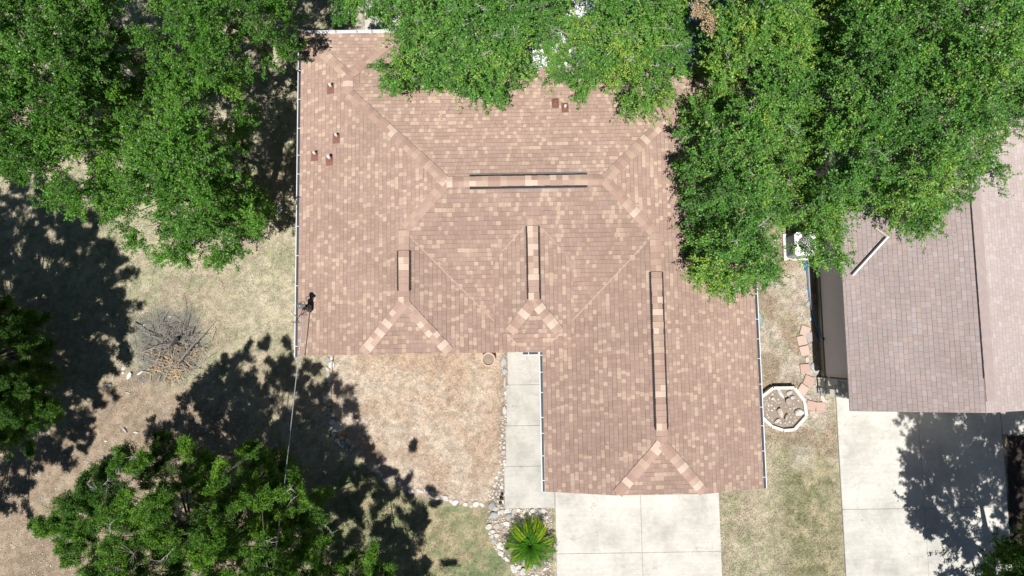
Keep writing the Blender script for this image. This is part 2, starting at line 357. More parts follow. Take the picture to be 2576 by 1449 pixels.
def ground_col(x, y):
    x = np.asarray(x, float); y = np.asarray(y, float)
    n1 = fbm(x, y, 2.2, 0)[..., None]; n2 = fbm(x, y, 0.7, 3)[..., None]; n3 = fbm(x, y, 0.22, 5, 3)[..., None]
    A = lambda *c: np.array(c)
    dry = A(0.40, 0.34, 0.255); tan = A(0.44, 0.395, 0.29); green = A(0.25, 0.265, 0.155)
    c = dry + (tan - dry) * sm(0.35, 0.6, n1)
    n4 = fbm(x, y, 0.11, 6, 2)[..., None]; g = sm(0.42, 0.66, n2 * 0.35 + n3 * 0.35 + n4 * .3); c = c + (green - c) * g * 0.75; c = c * (0.86 + 0.28 * n4)
    def blend(c, col, poly, soft, amt=1.0):
        d = sdist(poly, x, y) + (fbm(x, y, 0.5, 2, 3) - 0.5) * soft * 1.5
        return c + (col - c) * (sm(-soft, soft, d) * amt)[..., None]
    dirt = A(0.295, 0.230, 0.168) * (0.8 + 0.4 * n2); dirt = dirt + (A(0.345, 0.285, 0.22) - dirt) * sm(0.5, 0.7, n3) * 0.7
    c = blend(c, dirt, DIRT, 0.5)
    lawn = A(0.36, 0.315, 0.20) + (A(0.18, 0.225, 0.11) - A(0.36, 0.315, 0.20)) * sm(0.38, 0.66, n1 * 0.3 + n2 * 0.3 + n3 * .4)
    c = blend(c, lawn, LAWN, 0.15)
    bed = A(0.465, 0.352, 0.268) + (A(0.545, 0.465, 0.385) - A(0.465, 0.352, 0.268)) * sm(0.35, 0.65, n2 * .6 + n3 * .4) ; bed = bed + (A(0.43, 0.295, 0.195) - bed) * sm(0.5, 0.75, n3 * 0.7 + n1 * 0.3) * 0.55
    c = blend(c, bed, BED, 0.08)
    c = blend(c, A(0.13, 0.135, 0.13) * (0.6 + 0.8 * n3), ASH, 0.35, 0.8)
    side = A(0.34, 0.27, 0.20) + (A(0.47, 0.41, 0.34) - A(0.34, 0.27, 0.20)) * sm(0.42, 0.62, n2); side = side + (green * 1.1 - side) * sm(0.58, 0.7, n3) * 0.5
    c = blend(c, side, SIDE, 0.2)
    gr = A(0.175, 0.19, 0.09) + (A(0.40, 0.345, 0.23) - A(0.175, 0.19, 0.09)) * sm(0.36, 0.64, n2 * 0.4 + n3 * 0.6)
    c = blend(c, gr, GREENR, 0.4, 0.8)
    c = blend(c, A(0.33, 0.265, 0.20) * (0.8 + 0.4 * n3), ROCKBED, 0.06); c = blend(c, A(0.33, 0.265, 0.20), STRIP, 0.05)
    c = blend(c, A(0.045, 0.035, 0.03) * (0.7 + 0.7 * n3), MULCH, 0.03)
    c = blend(c, A(0.42, 0.37, 0.31) * (0.85 + 0.3 * n2), PATIO, 0.3)
    for p in PALEP[:2]: c = blend(c, A(0.46, 0.42, 0.36), p, 0.25, 0.6)
    c = c * (0.82 + 0.36 * sm(.2, .8, fbm(x, y, 0.13, 2, 2)))[..., None]
    return np.clip(c, 0.01, 0.8)
def axis(lo, hi, step, far):
    m = np.arange(lo, hi, step); o = np.array([0.5, 1.5, 4, 10, 25, 60, 150.]) ; o = o[o < far]
    return np.concatenate([lo - o[::-1], m, hi + o])
gx = axis(-18.5, 17.5, 0.065, 200); gy = axis(-9, 14, 0.065, 200)
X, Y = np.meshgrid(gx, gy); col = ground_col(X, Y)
_o = np.clip(np.maximum(np.maximum(-18 - X, X - 17), np.maximum(-8.7 - Y, Y - 13.6)) / .5, 0, 1)[..., None]; col = col * (1 - _o) + np.array([.38, .335, .235]) * _o      # beyond the surveyed yards: plain dry grass
Z = (fbm(X, Y, 0.5, 1, 4) - 0.5) * 0.03 + (fbm(X, Y, 0.13, 4, 2) - 0.5) * 0.015 - 0.008
nx, ny = len(gx), len(gy)
me = bpy.data.meshes.new('ground'); nv = nx * ny
me.vertices.add(nv); me.vertices.foreach_set('co', np.stack([X, Y, Z], -1).reshape(-1).astype('f4'))
ii = np.arange((ny - 1) * (nx - 1)); r0 = ii // (nx - 1); c0 = ii % (nx - 1); b0 = r0 * nx + c0
quads = np.stack([b0, b0 + 1, b0 + nx + 1, b0 + nx], -1)
def fill_faces(me, F):
    n, k = F.shape; me.loops.add(n * k); me.polygons.add(n)
    me.loops.foreach_set('vertex_index', F.reshape(-1).astype('i4'))
    me.polygons.foreach_set('loop_start', (np.arange(n) * k).astype('i4'))
    me.update(calc_edges=True)
fill_faces(me, quads)
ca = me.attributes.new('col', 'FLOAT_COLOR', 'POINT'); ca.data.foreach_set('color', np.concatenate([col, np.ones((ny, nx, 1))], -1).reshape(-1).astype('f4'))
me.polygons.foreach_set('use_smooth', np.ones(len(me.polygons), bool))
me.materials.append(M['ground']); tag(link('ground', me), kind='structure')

# ------------------------------------------------------------------ slabs (drive, walk, neighbour drive)
def slabs(name, rects, mat, top=0.05, gap=0.005, extra=None):
    mb = MB()
    x0 = min(r[0] for r in rects); x1 = max(r[1] for r in rects); y0 = min(r[2] for r in rects); y1 = max(r[3] for r in rects)
    for i, (a, b, c, d) in enumerate(rects):
        g = gap / 2; zt = top + ((i * 37) % 5) * 0.0012; bv = 0.008
        vs = [(a + g, c + g, -0.05), (b - g, c + g, -0.05), (b - g, d - g, -0.05), (a + g, d - g, -0.05),
              (a + g, c + g, zt - bv), (b - g, c + g, zt - bv), (b - g, d - g, zt - bv), (a + g, d - g, zt - bv),
              (a + g + bv, c + g + bv, zt), (b - g - bv, c + g + bv, zt), (b - g - bv, d - g - bv, zt), (a + g + bv, d - g - bv, zt)]
        mb.add(vs, [(0, 1, 5, 4), (1, 2, 6, 5), (2, 3, 7, 6), (3, 0, 4, 7), (4, 5, 9, 8), (5, 6, 10, 9), (6, 7, 11, 10), (7, 4, 8, 11), (8, 9, 10, 11)])
    for a, b, c, d in rects: mb.box(a + .02, b - .02, c - .004, d + .004, -0.05, top - 0.03, 1); mb.box(a - .004, b + .004, c + .02, d - .02, -0.05, top - 0.031, 1)
    o = mb.build(name, [mat, M['joint']]); return tag(o, kind='structure')
slabs('driveway', [(1.27, 3.92, -6.36, -3.5), (3.92, 6.36, -6.36, -3.5), (1.27, 3.92, -14, -6.36), (3.92, 6.36, -14, -6.36)], M['conc'])
slabs('path', [(-0.15, 1.24, -1.17, 0.5), (-0.20, 1.24, -2.44, -1.17), (-0.24, 1.24, -3.69, -2.44), (-0.30, 1.255, -4.97, -3.69)], M['conc_walk'], 0.045)
slabs('neighbour_driveway', [(10.17, 12.72, -5.16, -1.6), (12.72, 15.3, -5.16, -1.6), (10.17, 12.72, -14, -5.16), (12.72, 15.3, -14, -5.16)], M['conc_warm'])
slabs('neighbour_path', [(15.31, 20, -2.95, -1.6)], M['conc_warm'], 0.046)
slabs('patio', [(-4.7, -2.2, 10.4, 14), (-2.2, 1, 10.4, 14), (-2.2, 1, 7.5, 10.4), (1, 6.5, 7.5, 14)], M['conc_warm'], 0.04)

# ------------------------------------------------------------------ roof helpers
def roof_uv(poly, up):
    """metres along the eave and up the slope; up = plan direction of rise"""
    ux, uy = up; k = math.sqrt(1 + 1 / 9)
    return [(x * -uy + y * ux + 50, (x * ux + y * uy) * k + 50) for x, y, z in poly]
def roof_faces(mb, faces, mi=0):
    for poly, up in faces:
        mb.add(poly, [list(range(len(poly)))], mi, [roof_uv(poly, up)])
def finish_roof(o, thick=0.11, weld=True):
    import bmesh
    bm = bmesh.new(); bm.from_mesh(o.data)
    bmesh.ops.remove_doubles(bm, verts=bm.verts, dist=0.004); bmesh.ops.recalc_face_normals(bm, faces=bm.faces)
    for f in bm.faces:
        if f.normal.z < 0: f.normal_flip()
    bm.to_mesh(o.data); bm.free()
    md = o.modifiers.new('Solidify', 'SOLIDIFY'); md.thickness = thick; md.offset = -1; md.use_rim = True
    md.material_offset = 1; md.material_offset_rim = 1; md.use_quality_normals = False
def caps(parent, p0, p1, half=0.142, step=0.165, lift=0.012, drop=0.32, lightness=0.3, seed=0):
    r = np.random.default_rng(seed); p0 = Vector(p0); p1 = Vector(p1); d = p1 - p0; L_ = d.length; d.normalize()
    # courses run uphill: start at the low end
    if d.z < -0.01: p0, p1 = p1, p0; d = -d
    if d.z > 0.01: p0 = p0 + d * half * .5; L_ -= half * .5
    s = Vector((d.y, -d.x, 0)).normalized(); mb = MB(); n = max(1, round(L_ / step)); st = L_ / n
    for i in range(n):
        a = p0 + d * (i * st - 0.004); b = p0 + d * ((i + 1) * st + 0.02)
        za, zb = lift + 0.016, lift + 0.004; h = half * (1 + r.uniform(-.03, .03)); j = r.uniform(-.006, .006)
        q = r.random(); base = 3 if q < lightness * 0.5 else (2 if q < 0.12 + lightness * 0.7 else (1 if q < 0.8 else 0))
        for sgn in (-1, 1):
            mi = base if r.random() < 0.7 else int(r.integers(0, 4))
            o1 = s * sgn; mid = 0.3
            def P_(p, z, f): return p + o1 * (h * f + j) + Vector((0, 0, z - h * drop * (f if f > mid else f * 0.6) ** 1.0))
            c0 = a + s * j + Vector((0, 0, za)); c1 = b + s * j + Vector((0, 0, zb))
            vs = [c0, P_(a, za, mid), P_(a, za, 1), c1, P_(b, zb, mid), P_(b, zb, 1)]
            vs += [v - Vector((0, 0, 0.016)) for v in (vs[0], vs[1], vs[2], vs[5])]
            f = [(0, 1, 4, 3), (1, 2, 5, 4)]; g = [(0, 6, 7, 1), (1, 7, 8, 2), (2, 8, 9, 5)]
            if sgn > 0: f = [t[::-1] for t in f]; g = [t[::-1] for t in g]
            mb.add(vs, [x[::-1] for x in f], mi); mb.add(vs, [x[::-1] for x in g], 0)
    return child(mb, 'ridge_cap', CAPS, parent)
def ridge_vent(parent, p0, p1, half=0.175, metal=False):
    p0 = Vector(p0); p1 = Vector(p1); d = (p1 - p0).normalized(); s = Vector((d.y, -d.x, 0)); mb = MB()
    for sgn in (-1, 1):
        e = s * sgn
        for k, (w0, w1, z0, z1) in enumerate([(0.02, half, 0.03, 0.012 - half * 0.30 + 0.028)]):
            vs = []
            for p in (p0, p1):
                vs += [p + e * w0 + Vector((0, 0, z0)), p + e * w1 + Vector((0, 0, z1)), p + e * w1 + Vector((0, 0, z1 - 0.045)), p + e * w0 + Vector((0, 0, z0 - 0.06))]
            mb.add(vs, [(0, 1, 5, 4), (1, 2, 6, 5), (2, 3, 7, 6), (0, 3, 2, 1), (4, 5, 6, 7)], 0)
        n = int((p1 - p0).length / 0.05)          # louvre ribs along the slot
        for i in range(n):
            c = p0 + d * (0.025 + i * 0.05) + e * (half + 0.008) + Vector((0, 0, -half * 0.3 + 0.022))
            mb.bar(c - e * 0.01, c + e * 0.012, 0.018, 0.02, 0)
    o = child(mb, 'ridge_vent', [M['vent']], parent)
    if metal:
        for sgn in (-1, 1):
            m2 = MB(); e = s * sgn * (half + 0.03); z = Vector((0, 0, -half * 0.3 + 0.02)); m2.bar(p0 + e + z, p1 + e + z, 0.014, 0.02, 0)
            child(m2, 'metal_baffle', [M['steel']], o)
    return o
def gutter(parent, p0, p1, out, hang=0.72, guard=True, off=0.3):
    p0 = Vector(p0); p1 = Vector(p1); d = (p1 - p0).normalized(); o_ = Vector((*out, 0)); W, D, T = 0.09, 0.09, 0.004
    prof = [(0, 0.0), (0, -D), (W * 0.75, -D), (W, -D * 0.4), (W, 0.012), (W - 0.024, 0.012), (W - 0.024, 0.0), (W - T, -D * 0.4), (W * 0.7, -D + T), (T, -D + T), (T, 0.0)]
    mb = MB(); n = len(prof); vs = [p + o_ * a + Vector((0, 0, b)) for p in (p0, p1) for a, b in prof]
    fs = [(i, (i + 1) % n, n + (i + 1) % n, n + i) for i in range(n)]; mb.add(vs, fs, 0); mb.add(vs, [list(range(n)), list(range(2 * n - 1, n - 1, -1))], 0)
    g = child(mb, 'gutter', [M['gutter']], parent)
    if guard:
        mb = MB(); a = p0 + o_ * (W * 0.38) + Vector((0, 0, 0.006)); b = p1 + o_ * (W * 0.38) + Vector((0, 0, 0.006))
        mb.bar(a, b, W * 0.68, 0.006); child(mb, 'gutter_guard', [M['guard']], g)
    L_ = (p1 - p0).length; k = off
    while k < L_:
        mb = MB(); c = p0 + d * k; kk = 0.9 + 0.2 * math.sin(k * 7)
        mb.bar(c + o_ * 0.0 + Vector((0, 0, 0.012)), c + o_ * (W - 0.005) + Vector((0, 0, 0.012)), 0.014, 0.008); child(mb, 'hanger', [M['white'] if guard else M['guard']], g); k += hang * kk
    return g

# ------------------------------------------------------------------ the house
house = empty('house', (0.4, 2.6, 0), 'single storey house with brown and tan shingled hip roof filling the middle of the view', 'house')
zr1, zr2, zr3 = 3.67, 4.07, 3.61
SW = (-5.98, -.13, 2.627); cL = (-4.05, -.13, 3.27); cR = (-1.65, -.13, 3.27); lE = (-2.85, 1.22, zr1); lT = (-2.85, 3.17, zr1)
mW = (-1.65, 4.37, zr2); mE = (2.51, 4.37, zr2); wS = (-4.5, 7.22, 3.12); wN = (-4.5, 7.70, 3.12); NW = (-5.98, 9.18, 2.627); NE2 = (-3.02, 9.18, 2.627)
vS = (.36, -.13, 2.6); iC = (.85, -.13, 2.6); rT = (3.885, 2.995, zr3); rE = (3.885, -2.55, zr3); iS = (.85, -3.95, 2.6)
d1 = (2.70, -3.95, 3.22); d2 = (5.07, -3.95, 3.22); SE = (6.84, -3.95, 2.627); NE = (6.84, 7.9, 2.627); hN = (6.04, 7.9, 2.893); vN = (-3.82, 7.9, 2.893); vE = (-3.02, 7.9, 2.627)
mb = MB()
roof_faces(mb, [([SW, cL, lE, lT, mW, wS, wN, NW], (1, 0)), ([cL, cR, lE], (0, 1)), ([lE, cR, vS, lT], (-1, 0)),
    ([mW, lT, vS, iC, rT, mE], (0, 1)), ([rT, iC, iS, d1, rE], (1, 0)), ([d1, d2, rE], (0, 1)),
    ([mE, rT, rE, d2, SE, NE, hN], (-1, 0)), ([mW, mE, hN, vN, wS], (0, -1)), ([wS, vN, vE, NE2, wN], (-1, 0)), ([wN, NE2, NW], (0, -1))])
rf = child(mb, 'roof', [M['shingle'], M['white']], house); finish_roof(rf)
# raised centre gable
mb = MB(); a0 = (.6, 3.42, 3.753); a1 = (.6, 1.22, 3.753); e1 = (-.1, .36, 3.52); e2 = (1.3, .36, 3.52); g1 = (-.48, .36, 3.393); g2 = (1.66, .36, 3.393)
g3 = (-.48, 2.34, 3.393); g4 = (1.66, 2.34, 3.393)
roof_faces(mb, [([a0, g3, g1, e1, a1], (1, 0)), ([a0, a1, e2, g2, g4], (-1, 0)), ([a1, e1, e2], (0, 1))])
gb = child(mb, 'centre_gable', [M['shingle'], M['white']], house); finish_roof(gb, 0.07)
mb = MB(); mb.box(-.42, 1.60, .44, 2.3, 2.5, 3.32); child(mb, 'gable_wall', [M['door']], house)
for i, (p, q, l) in enumerate([(wS, mW, .35), (wN, wS, .3), (NW, wN, .35), (NE2, wN, .35), (mE, hN, .4), (lT, mW, .45), (rT, mE, .35), (lE, cL, .35), (lE, cR, .35),
        (rE, d1, .35), (rE, d2, .35), (lT, (-2.85, 2.62, zr1), .1), ((-2.85, 1.55, zr1), lE, .1), (rT, (3.885, 1.95, zr3), .15), ((3.885, -2.2, zr3), rE, .15),
        (mW, (-1.05, 4.37, zr2), .25), ((2.05, 4.37, zr2), mE, .3), (a0, (.6, 3.22, 3.753), .2), ((.6, 1.27, 3.753), a1, .3), (a1, e1, .3), (a1, e2, .3)]):
    isr = abs(p[2] - q[2]) < 0.01
    caps(house, p, q, drop=0.30 if isr else 0.20, lift=0.012, lightness=l if isr else l * .8, seed=i + 1)
for i, (p, q, mtl) in enumerate([((-2.85, 2.62, zr1), (-2.85, 1.55, zr1), 0), ((.6, 3.22, 3.753), (.6, 1.27, 3.753), 0), ((3.885, 1.95, zr3), (3.885, -2.2, zr3), 0), ((-1.05, 4.37, zr2), (2.05, 4.37, zr2), 1)]):
    ridge_vent(house, p, q, metal=bool(mtl)); caps(house, p, q, half=0.138, drop=0.28, lift=0.042, lightness=0.4, seed=40 + i)
M['valley'] = plain('valley_tan', (0.405, 0.297, 0.243), 0.9, 0.12, 20)
for p, q in ((lT, vS), (rT, iC), (a0, g3), (a0, g4)):
    mb = MB(); p_ = Vector(p); q_ = Vector(q); d_ = (q_ - p_).normalized() * .35; mb.bar(p_ + d_ + Vector((0, 0, .005)), q_ - d_ + Vector((0, 0, .005)), .03, .01); child(mb, 'valley', [M['valley']], house)
# gutters
M['gutter'] = plain('weathered_aluminium', (0.64, 0.65, 0.67), 0.45, 0.2, 6)
gutter(house, (-5.985, -.17, 2.60), (-5.985, 9.1, 2.60), (-1, 0), 0.78)
gutter(house, (-5.95, 9.185, 2.60), (-3.02, 9.185, 2.60), (0, 1), 0.62, guard=False)
gutter(house, (.845, -3.95, 2.575), (.845, -.14, 2.575), (-1, 0), 0.62)
gutter(house, (.30, -.135, 2.572), (.72, -.135, 2.572), (0, -1), 0.4, off=0.16)
gutter(house, (6.845, -3.95, 2.60), (6.845, 7.8, 2.60), (1, 0), 0.66)
# walls under the roof
mb = MB()
def wall_poly(mb, pts, h, t=0.15, z0=0.0):
    n = len(pts)
    for i in range(n):
        p, q = Vector((*pts[i], 0)), Vector((*pts[(i + 1) % n], 0)); mb.bar(p + Vector((0, 0, z0 + h / 2)), q + Vector((0, 0, z0 + h / 2)), t, h)
WP = [(-5.6, .3), (-0.15, .3), (.45, .9), (1.3, .9), (1.3, -3.5), (6.5, -3.5), (6.5, 7.5), (-3.4, 7.5), (-3.4, 8.85), (-5.6, 8.85)]
wall_poly(mb, WP, 2.5); wl = child(mb, 'wall', [M['brick']], house)
mb = MB(); mb.box(2.2, 5.6, -3.60, -3.57, 0.06, 2.15)
for k in range(4): mb.box(2.24, 5.56, -3.63, -3.602, 0.10 + k * .52, 0.56 + k * .52)
child(mb, 'garage_door', [M['door']], house)
for x in (-4.6, -2.2):
    mb = MB(); mb.box(x, x + 1.2, .20, .222, 0.95, 2.05); wi = child(mb, 'window', [M['glass']], house)
    mb = MB()
    for a, b, c, d in ((x - .06, x + 1.26, 2.052, 2.12), (x - .06, x + 1.26, .88, .948), (x - .06, x - .002, .95, 2.05), (x + 1.202, x + 1.26, .95, 2.05)): mb.box(a, b, .185, .223, c, d)
    child(mb, 'window_frame', [M['white']], wi)
# plumbing vents
def zW(x): return 2.6 + (x + 6.06) / 3
def zN(y): return 4.07 - (y - 4.37) / 3
for px, py, big in [(790, 384, 1), (831, 399, 1.25), (850, 345, 1), (834, 219, 1.1)]:
    x, y = G(px, py, 2.95); x = float(x); y = float(y); z = zW(x)
    mb = MB(); mb.tube([(x, y, z - .05), (x, y, z + .22 * big)], 0.034 * big, 14); mb.lathe((x, y, z + .22 * big), [(0.031 * big, 0), (0.022 * big, 0.001), (0.022 * big, -0.05), (0.001, -0.05)], 14, 0)
    vp = child(mb, 'vent_pipe', [M['pvc']], house, True)
    mb = MB(); F = lambda a, b, dz: (x + a, y + b, zW(x + a) + dz)
    pts = [(-.14, -.19), (.08, -.19), (.08, .11), (-.14, .11)]
    mb.add([F(a, b, .008) for a, b in pts] + [F(a, b, -.01) for a, b in pts], [(0, 1, 2, 3), (0, 4, 5, 1), (1, 5, 6, 2), (2, 6, 7, 3), (3, 7, 4, 0)])
    mb.lathe((x, y, z), [(0.085, -.03), (0.075, 0.03), (0.04 * big, 0.075), (0.034 * big, 0.085)], 16)
    child(mb, 'flashing', [M['flash']], vp)
for px, py in [(1421, 271), (1397, 258)]:
    x, y = G(px, py, 3.3); x = float(x); y = float(y); z = zN(y)
    mb = MB(); mb.tube([(x, y, z - .05), (x, y, z + .2)], 0.035, 12); vp = child(mb, 'vent_pipe', [M['pvc'] if px > 1400 else M['flash']], house, True)
    mb = MB(); pts = [(-.1, -.16), (.1, -.16), (.1, .16), (-.1, .16)]
    mb.add([(x + a, y + b, zN(y + b) + .008) for a, b in pts] + [(x + a, y + b, zN(y + b) - .02) for a, b in pts], [(0, 1, 2, 3), (0, 4, 5, 1), (1, 5, 6, 2), (2, 6, 7, 3), (3, 7, 4, 0)])
    mb.lathe((x, y, z), [(0.085, -.03), (0.07, 0.05), (0.036, 0.09)], 16); child(mb, 'flashing', [M['flash']], vp)
# electric service mast
mx, my = -5.62, 1.20; mz = zW(mx)
mb = MB(); mb.tube([(mx, my, mz - .1), (mx, my, mz + .78)], 0.03, 14)
mast = child(mb, 'service_mast', [M['steel']], house, True)
mb = MB(); mb.lathe((mx - .0, my, mz + .76), [(0.04, 0), (0.075, 0.03), (0.085, 0.09), (0.055, 0.15), (0.001, 0.17)], 18)
mb.tube([(mx + .02, my, mz + .84), (mx + .12, my + .01, mz + .80)], [.05, .035], 10); child(mb, 'weatherhead', [M['steel']], mast, True)
mb = MB(); mb.box(mx - .085, mx + .085, my - .085, my + .06, mz + .30, mz + .42); mb.box(mx + .03, mx + .11, my - .14, my + .05, mz + .16, mz + .32)
for k in range(4): mb.lathe((mx + .0, my, mz + .46 + k * .05), [(0.03, 0), (0.055, 0.012), (0.03, 0.024)], 12)
child(mb, 'insulator', [M['black']], mast)
mb = MB(); mb.lathe((mx, my, mz), [(0.13, -.03), (0.11, 0.03), (0.05, 0.09), (0.031, 0.12)], 16); child(mb, 'flashing', [M['black']], mast)
def loop(pts, r, n=6):
    P_ = [Vector(p) for p in pts]; out = []
    for i in range(len(P_) - 1):
        a, b, c, d = P_[max(i - 1, 0)], P_[i], P_[i + 1], P_[min(i + 2, len(P_) - 1)]
        for k in range(6):
            t = k / 6; out.append(0.5 * ((2 * b) + (c - a) * t + (2 * a - 5 * b + 4 * c - d) * t * t + (3 * b - a - 3 * c + d) * t ** 3))
    out.append(P_[-1]); return MB().tube(out, r, n)
mt = mz + .55
for pts in [[(mx + .1, my, mz + .8), (mx - .02, my - .16, mz + .5), (mx - .22, my - .26, mz + .42), (mx - .34, my - .12, mz + .55)],
            [(mx + .1, my, mz + .8), (mx - .05, my - .2, mz + .62), (mx - .16, my - .36, mz + .55), (mx - .3, my - .44, mz + .52), (mx - .1, my - .42, mz + .5)],
            [(mx + .1, my, mz + .8), (mx + .0, my + .12, mz + .5), (mx - .14, my + .1, mz + .42), (mx - .12, my - .06, mz + .55)],
            [(mx - .34, my - .12, mz + .55), (mx - .2, my - .3, mz + .5), (mx - .12, my - .44, mz + .52)]]:
    child(loop(pts, .0075), 'service_cable', [M['black']], mast)
# power line to the pole
pl = [GV(763, 788, mz + .52), GV(757, 850, 3.23), GV(752, 895, 3.2), GV(744, 960, 3.2), GV(733, 1060, 3.25), GV(722, 1160, 3.4), GV(712, 1250, 3.6), GV(701, 1330, 3.8), GV(684, 1450, 4.2), GV(640, 1750, 5.0)]
o = loop([tuple(p) for p in pl], .013, 8); po = o.build('power_line', [M['steel']], None, origin=tuple(pl[0]), smooth=True)
tag(po, 'thin grey overhead service cable running down from the roof mast over the yard', 'cable')

# ------------------------------------------------------------------ patio cover behind the house (under the trees)
pc = empty('patio_cover', (3.5, 9.5, 0), 'blue grey ribbed metal patio roof under the trees behind the house', 'patio cover')
mb = MB(); mb.box(2.30, 6.4, 7.86, 12.6, 2.93, 2.96); x = 2.35
while x < 6.35: mb.box(x, x + .035, 7.87, 12.59, 2.961, 3.0); x += .2
child(mb, 'metal_roof', [M['bluemetal']], pc)
mb = MB(); mb.box(.72, 2.22, 7.92, 12.6, 2.90, 2.95); mb.box(2.222, 2.298, 7.9, 12.6, 2.92, 2.975); child(mb, 'white_panel', [M['white']], pc)
for x in (.8, 3.6, 6.3):
    mb = MB(); mb.box(x - .05, x + .05, 12.3, 12.4, 0, 2.9); child(mb, 'post', [M['white']], pc)

# ------------------------------------------------------------------ the neighbour's house
nb = empty('neighbour_house', (12.5, 4, 0), 'neighbouring house with faded mauve brown shingle roof and grey side wall', 'house')
xr = 12.42; zr = 2.62 + (xr - 9.33) / 3.1
nz = lambda x: 2.62 + (x - 9.33) / 3.1 if x < xr else zr - (x - xr) / 3.1
y0, y1 = -1.9, 13.5; A_ = (9.33, y0, 2.62); B_ = (xr, y0, zr); C_ = (xr, y1, zr); D_ = (9.33, y1, 2.62); E_ = (16.8, y0, nz(16.8)); F_ = (16.8, y1, nz(16.8))
mb = MB(); roof_faces(mb, [([A_, B_, C_, D_], (1, 0))]); roof_faces(mb, [([B_, E_, F_, C_], (-1, 0))], 1); o = child(mb, 'roof', [M['shingle_grey'], M['shingle_sheen'], M['siding']], nb); finish_roof(o, 0.13); o.modifiers[0].material_offset_rim = 2; o.modifiers[0].material_offset = 0
M['nbcap'] = plain('mauve_cap', (0.385, 0.31, 0.292), 0.9, 0.2, 6, bmp=0.003)
mb = MB(); nseg = 46
for k in range(nseg):      # wide ridge strip lapped over to the right, a thin dark slot at its left edge
    a = y0 + .3 + (y1 - y0 - .3) * k / nseg; b = y0 + .3 + (y1 - y0 - .3) * (k + 1) / nseg + .02
    vs = [(xr, a, zr + .034), (xr + .34, a, nz(xr + .34) + .030), (xr + .34, b, nz(xr + .34) + .018), (xr, b, zr + .022)]
    vs += [(p[0], p[1], p[2] - .03) for p in vs]; mb.add(vs, [(0, 1, 2, 3), (0, 4, 5, 1), (1, 5, 6, 2), (3, 7, 4, 0)])
child(mb, 'ridge_cap', [M['nbcap']], nb)
mb = MB(); mb.bar((xr - .012, y0 + .9, zr + .006), (xr - .012, y1, zr + .006), .03, .02); child(mb, 'ridge_slot', [M['black']], nb)
mb = MB(); mb.box(9.78, 9.95, -1.05, 13, .28, 2.58); child(mb, 'wall', [M['siding']], nb)
mb = MB(); mb.box(9.74, 9.96, -1.06, 13, 0, .26); child(mb, 'foundation', [M['found']], nb)
def stone_wall():
    mb = MB(); r = np.random.default_rng(3); z = 0.0
    while z < 2.55:
        h = r.uniform(.10, .2); y = -1.62; h = min(h, 2.57 - z)
        while y < -1.1:
            l = min(r.uniform(.1, .3), -1.08 - y); d = r.uniform(0, .075); b_ = r.uniform(.03, .08); q_ = len(mb.v); mb.box(9.72 - d, 9.9, y + .006, y + l - .006, z + .006, z + h - .006, int(r.integers(0, 2)))
            for n_ in (q_, q_ + 2): v_ = mb.v[n_]; mb.v[n_] = (v_[0] - b_, v_[1], v_[2])
            y += l
        z += h
    return mb
child(stone_wall(), 'stone_veneer', [M['block'], M['rock_grey']], nb)
mb = MB(); mb.box(9.73, 9.9, -1.6, -1.1, .0, 2.55); mb.box(9.95, 16.3, -1.6, -1.45, 0, 2.6); child(mb, 'front_wall', [M['found']], nb)
mb = MB(); mb.box(10.4, 14.9, -1.64, -1.605, 0.06, 2.2); child(mb, 'garage_door', [M['door']], nb)
# L-shaped metal strip lying on the neighbour's roof
S1, S2, S3 = (9.56, 1.86), (10.46, 2.90), (10.18, 3.16)
st = empty('metal_strip', (S2[0], S2[1], nz(S2[0])), 'bent white metal strip with a black edge lying on the mauve roof', 'metal strip')
def on(p, dz): return Vector((p[0], p[1], nz(p[0]) + dz))
mb = MB(); mb.bar(on(S1, .05), on(S2, .05), .04, .05); child(mb, 'long_leg', [M['white']], st)
mb = MB(); d = (on(S2, 0) - on(S1, 0)).normalized(); sdv = Vector((-d.y, d.x, 0)).normalized() * .042; mb.bar(on(S1, .05) + sdv, on(S2, .05) + sdv - d * .05, .03, .045); child(mb, 'edge_strip', [M['black']], st)
mb = MB(); mb.bar(on(S2, .05) - d * .02 , on(S3, .05), .05, .045); child(mb, 'short_leg', [M['rock_pink']], st)

# ------------------------------------------------------------------ side yard: air conditioner, hose, pavers, planter
ac = empty('air_conditioner', (9.17, 3.05, 0), 'square outdoor air conditioner with black grille and white fan top on a pale pad', 'air conditioner')
mb = MB(); mb.box(8.74, 9.60, 2.64, 3.50, 0, .09); child(mb, 'pad', [M['block']], ac)
def rbox(mb, x0, x1, y0, y1, z0, z1, r, mi=0, n=5):
    pts = []
    for cx, cy, a0 in ((x1 - r, y1 - r, 0), (x0 + r, y1 - r, 90), (x0 + r, y0 + r, 180), (x1 - r, y0 + r, 270)):
        for k in range(n + 1):
            a = R(a0 + 90 * k / n); pts.append((cx + r * math.cos(a), cy + r * math.sin(a)))
    m = len(pts); mb.add([(x, y, z0) for x, y in pts] + [(x, y, z1) for x, y in pts], [(i, (i + 1) % m, m + (i + 1) % m, m + i) for i in range(m)] + [list(range(m, 2 * m)), list(range(m - 1, -1, -1))], mi)
mb = MB(); rbox(mb, 8.82, 9.52, 2.70, 3.42, .10, .74, .09); child(mb, 'body', [M['guard']], ac)
mb = MB()
for k in range(14): rbox(mb, 8.813, 9.527, 2.693, 3.427, .14 + k * .042, .146 + k * .042, .09)
child(mb, 'grille', [M['steel']], ac)
mb = MB(); rbox(mb, 8.81, 9.53, 2.69, 3.43, .741, .79, .095)
fo = child(mb, 'top_cover', [M['white']], ac)
mb = MB(); mb.lathe((9.17, 3.06, .7905), [(0.001, 0), (.25, 0.002)], 28); fn = child(mb, 'fan_opening', [M['vent']], ac)
mb = MB()
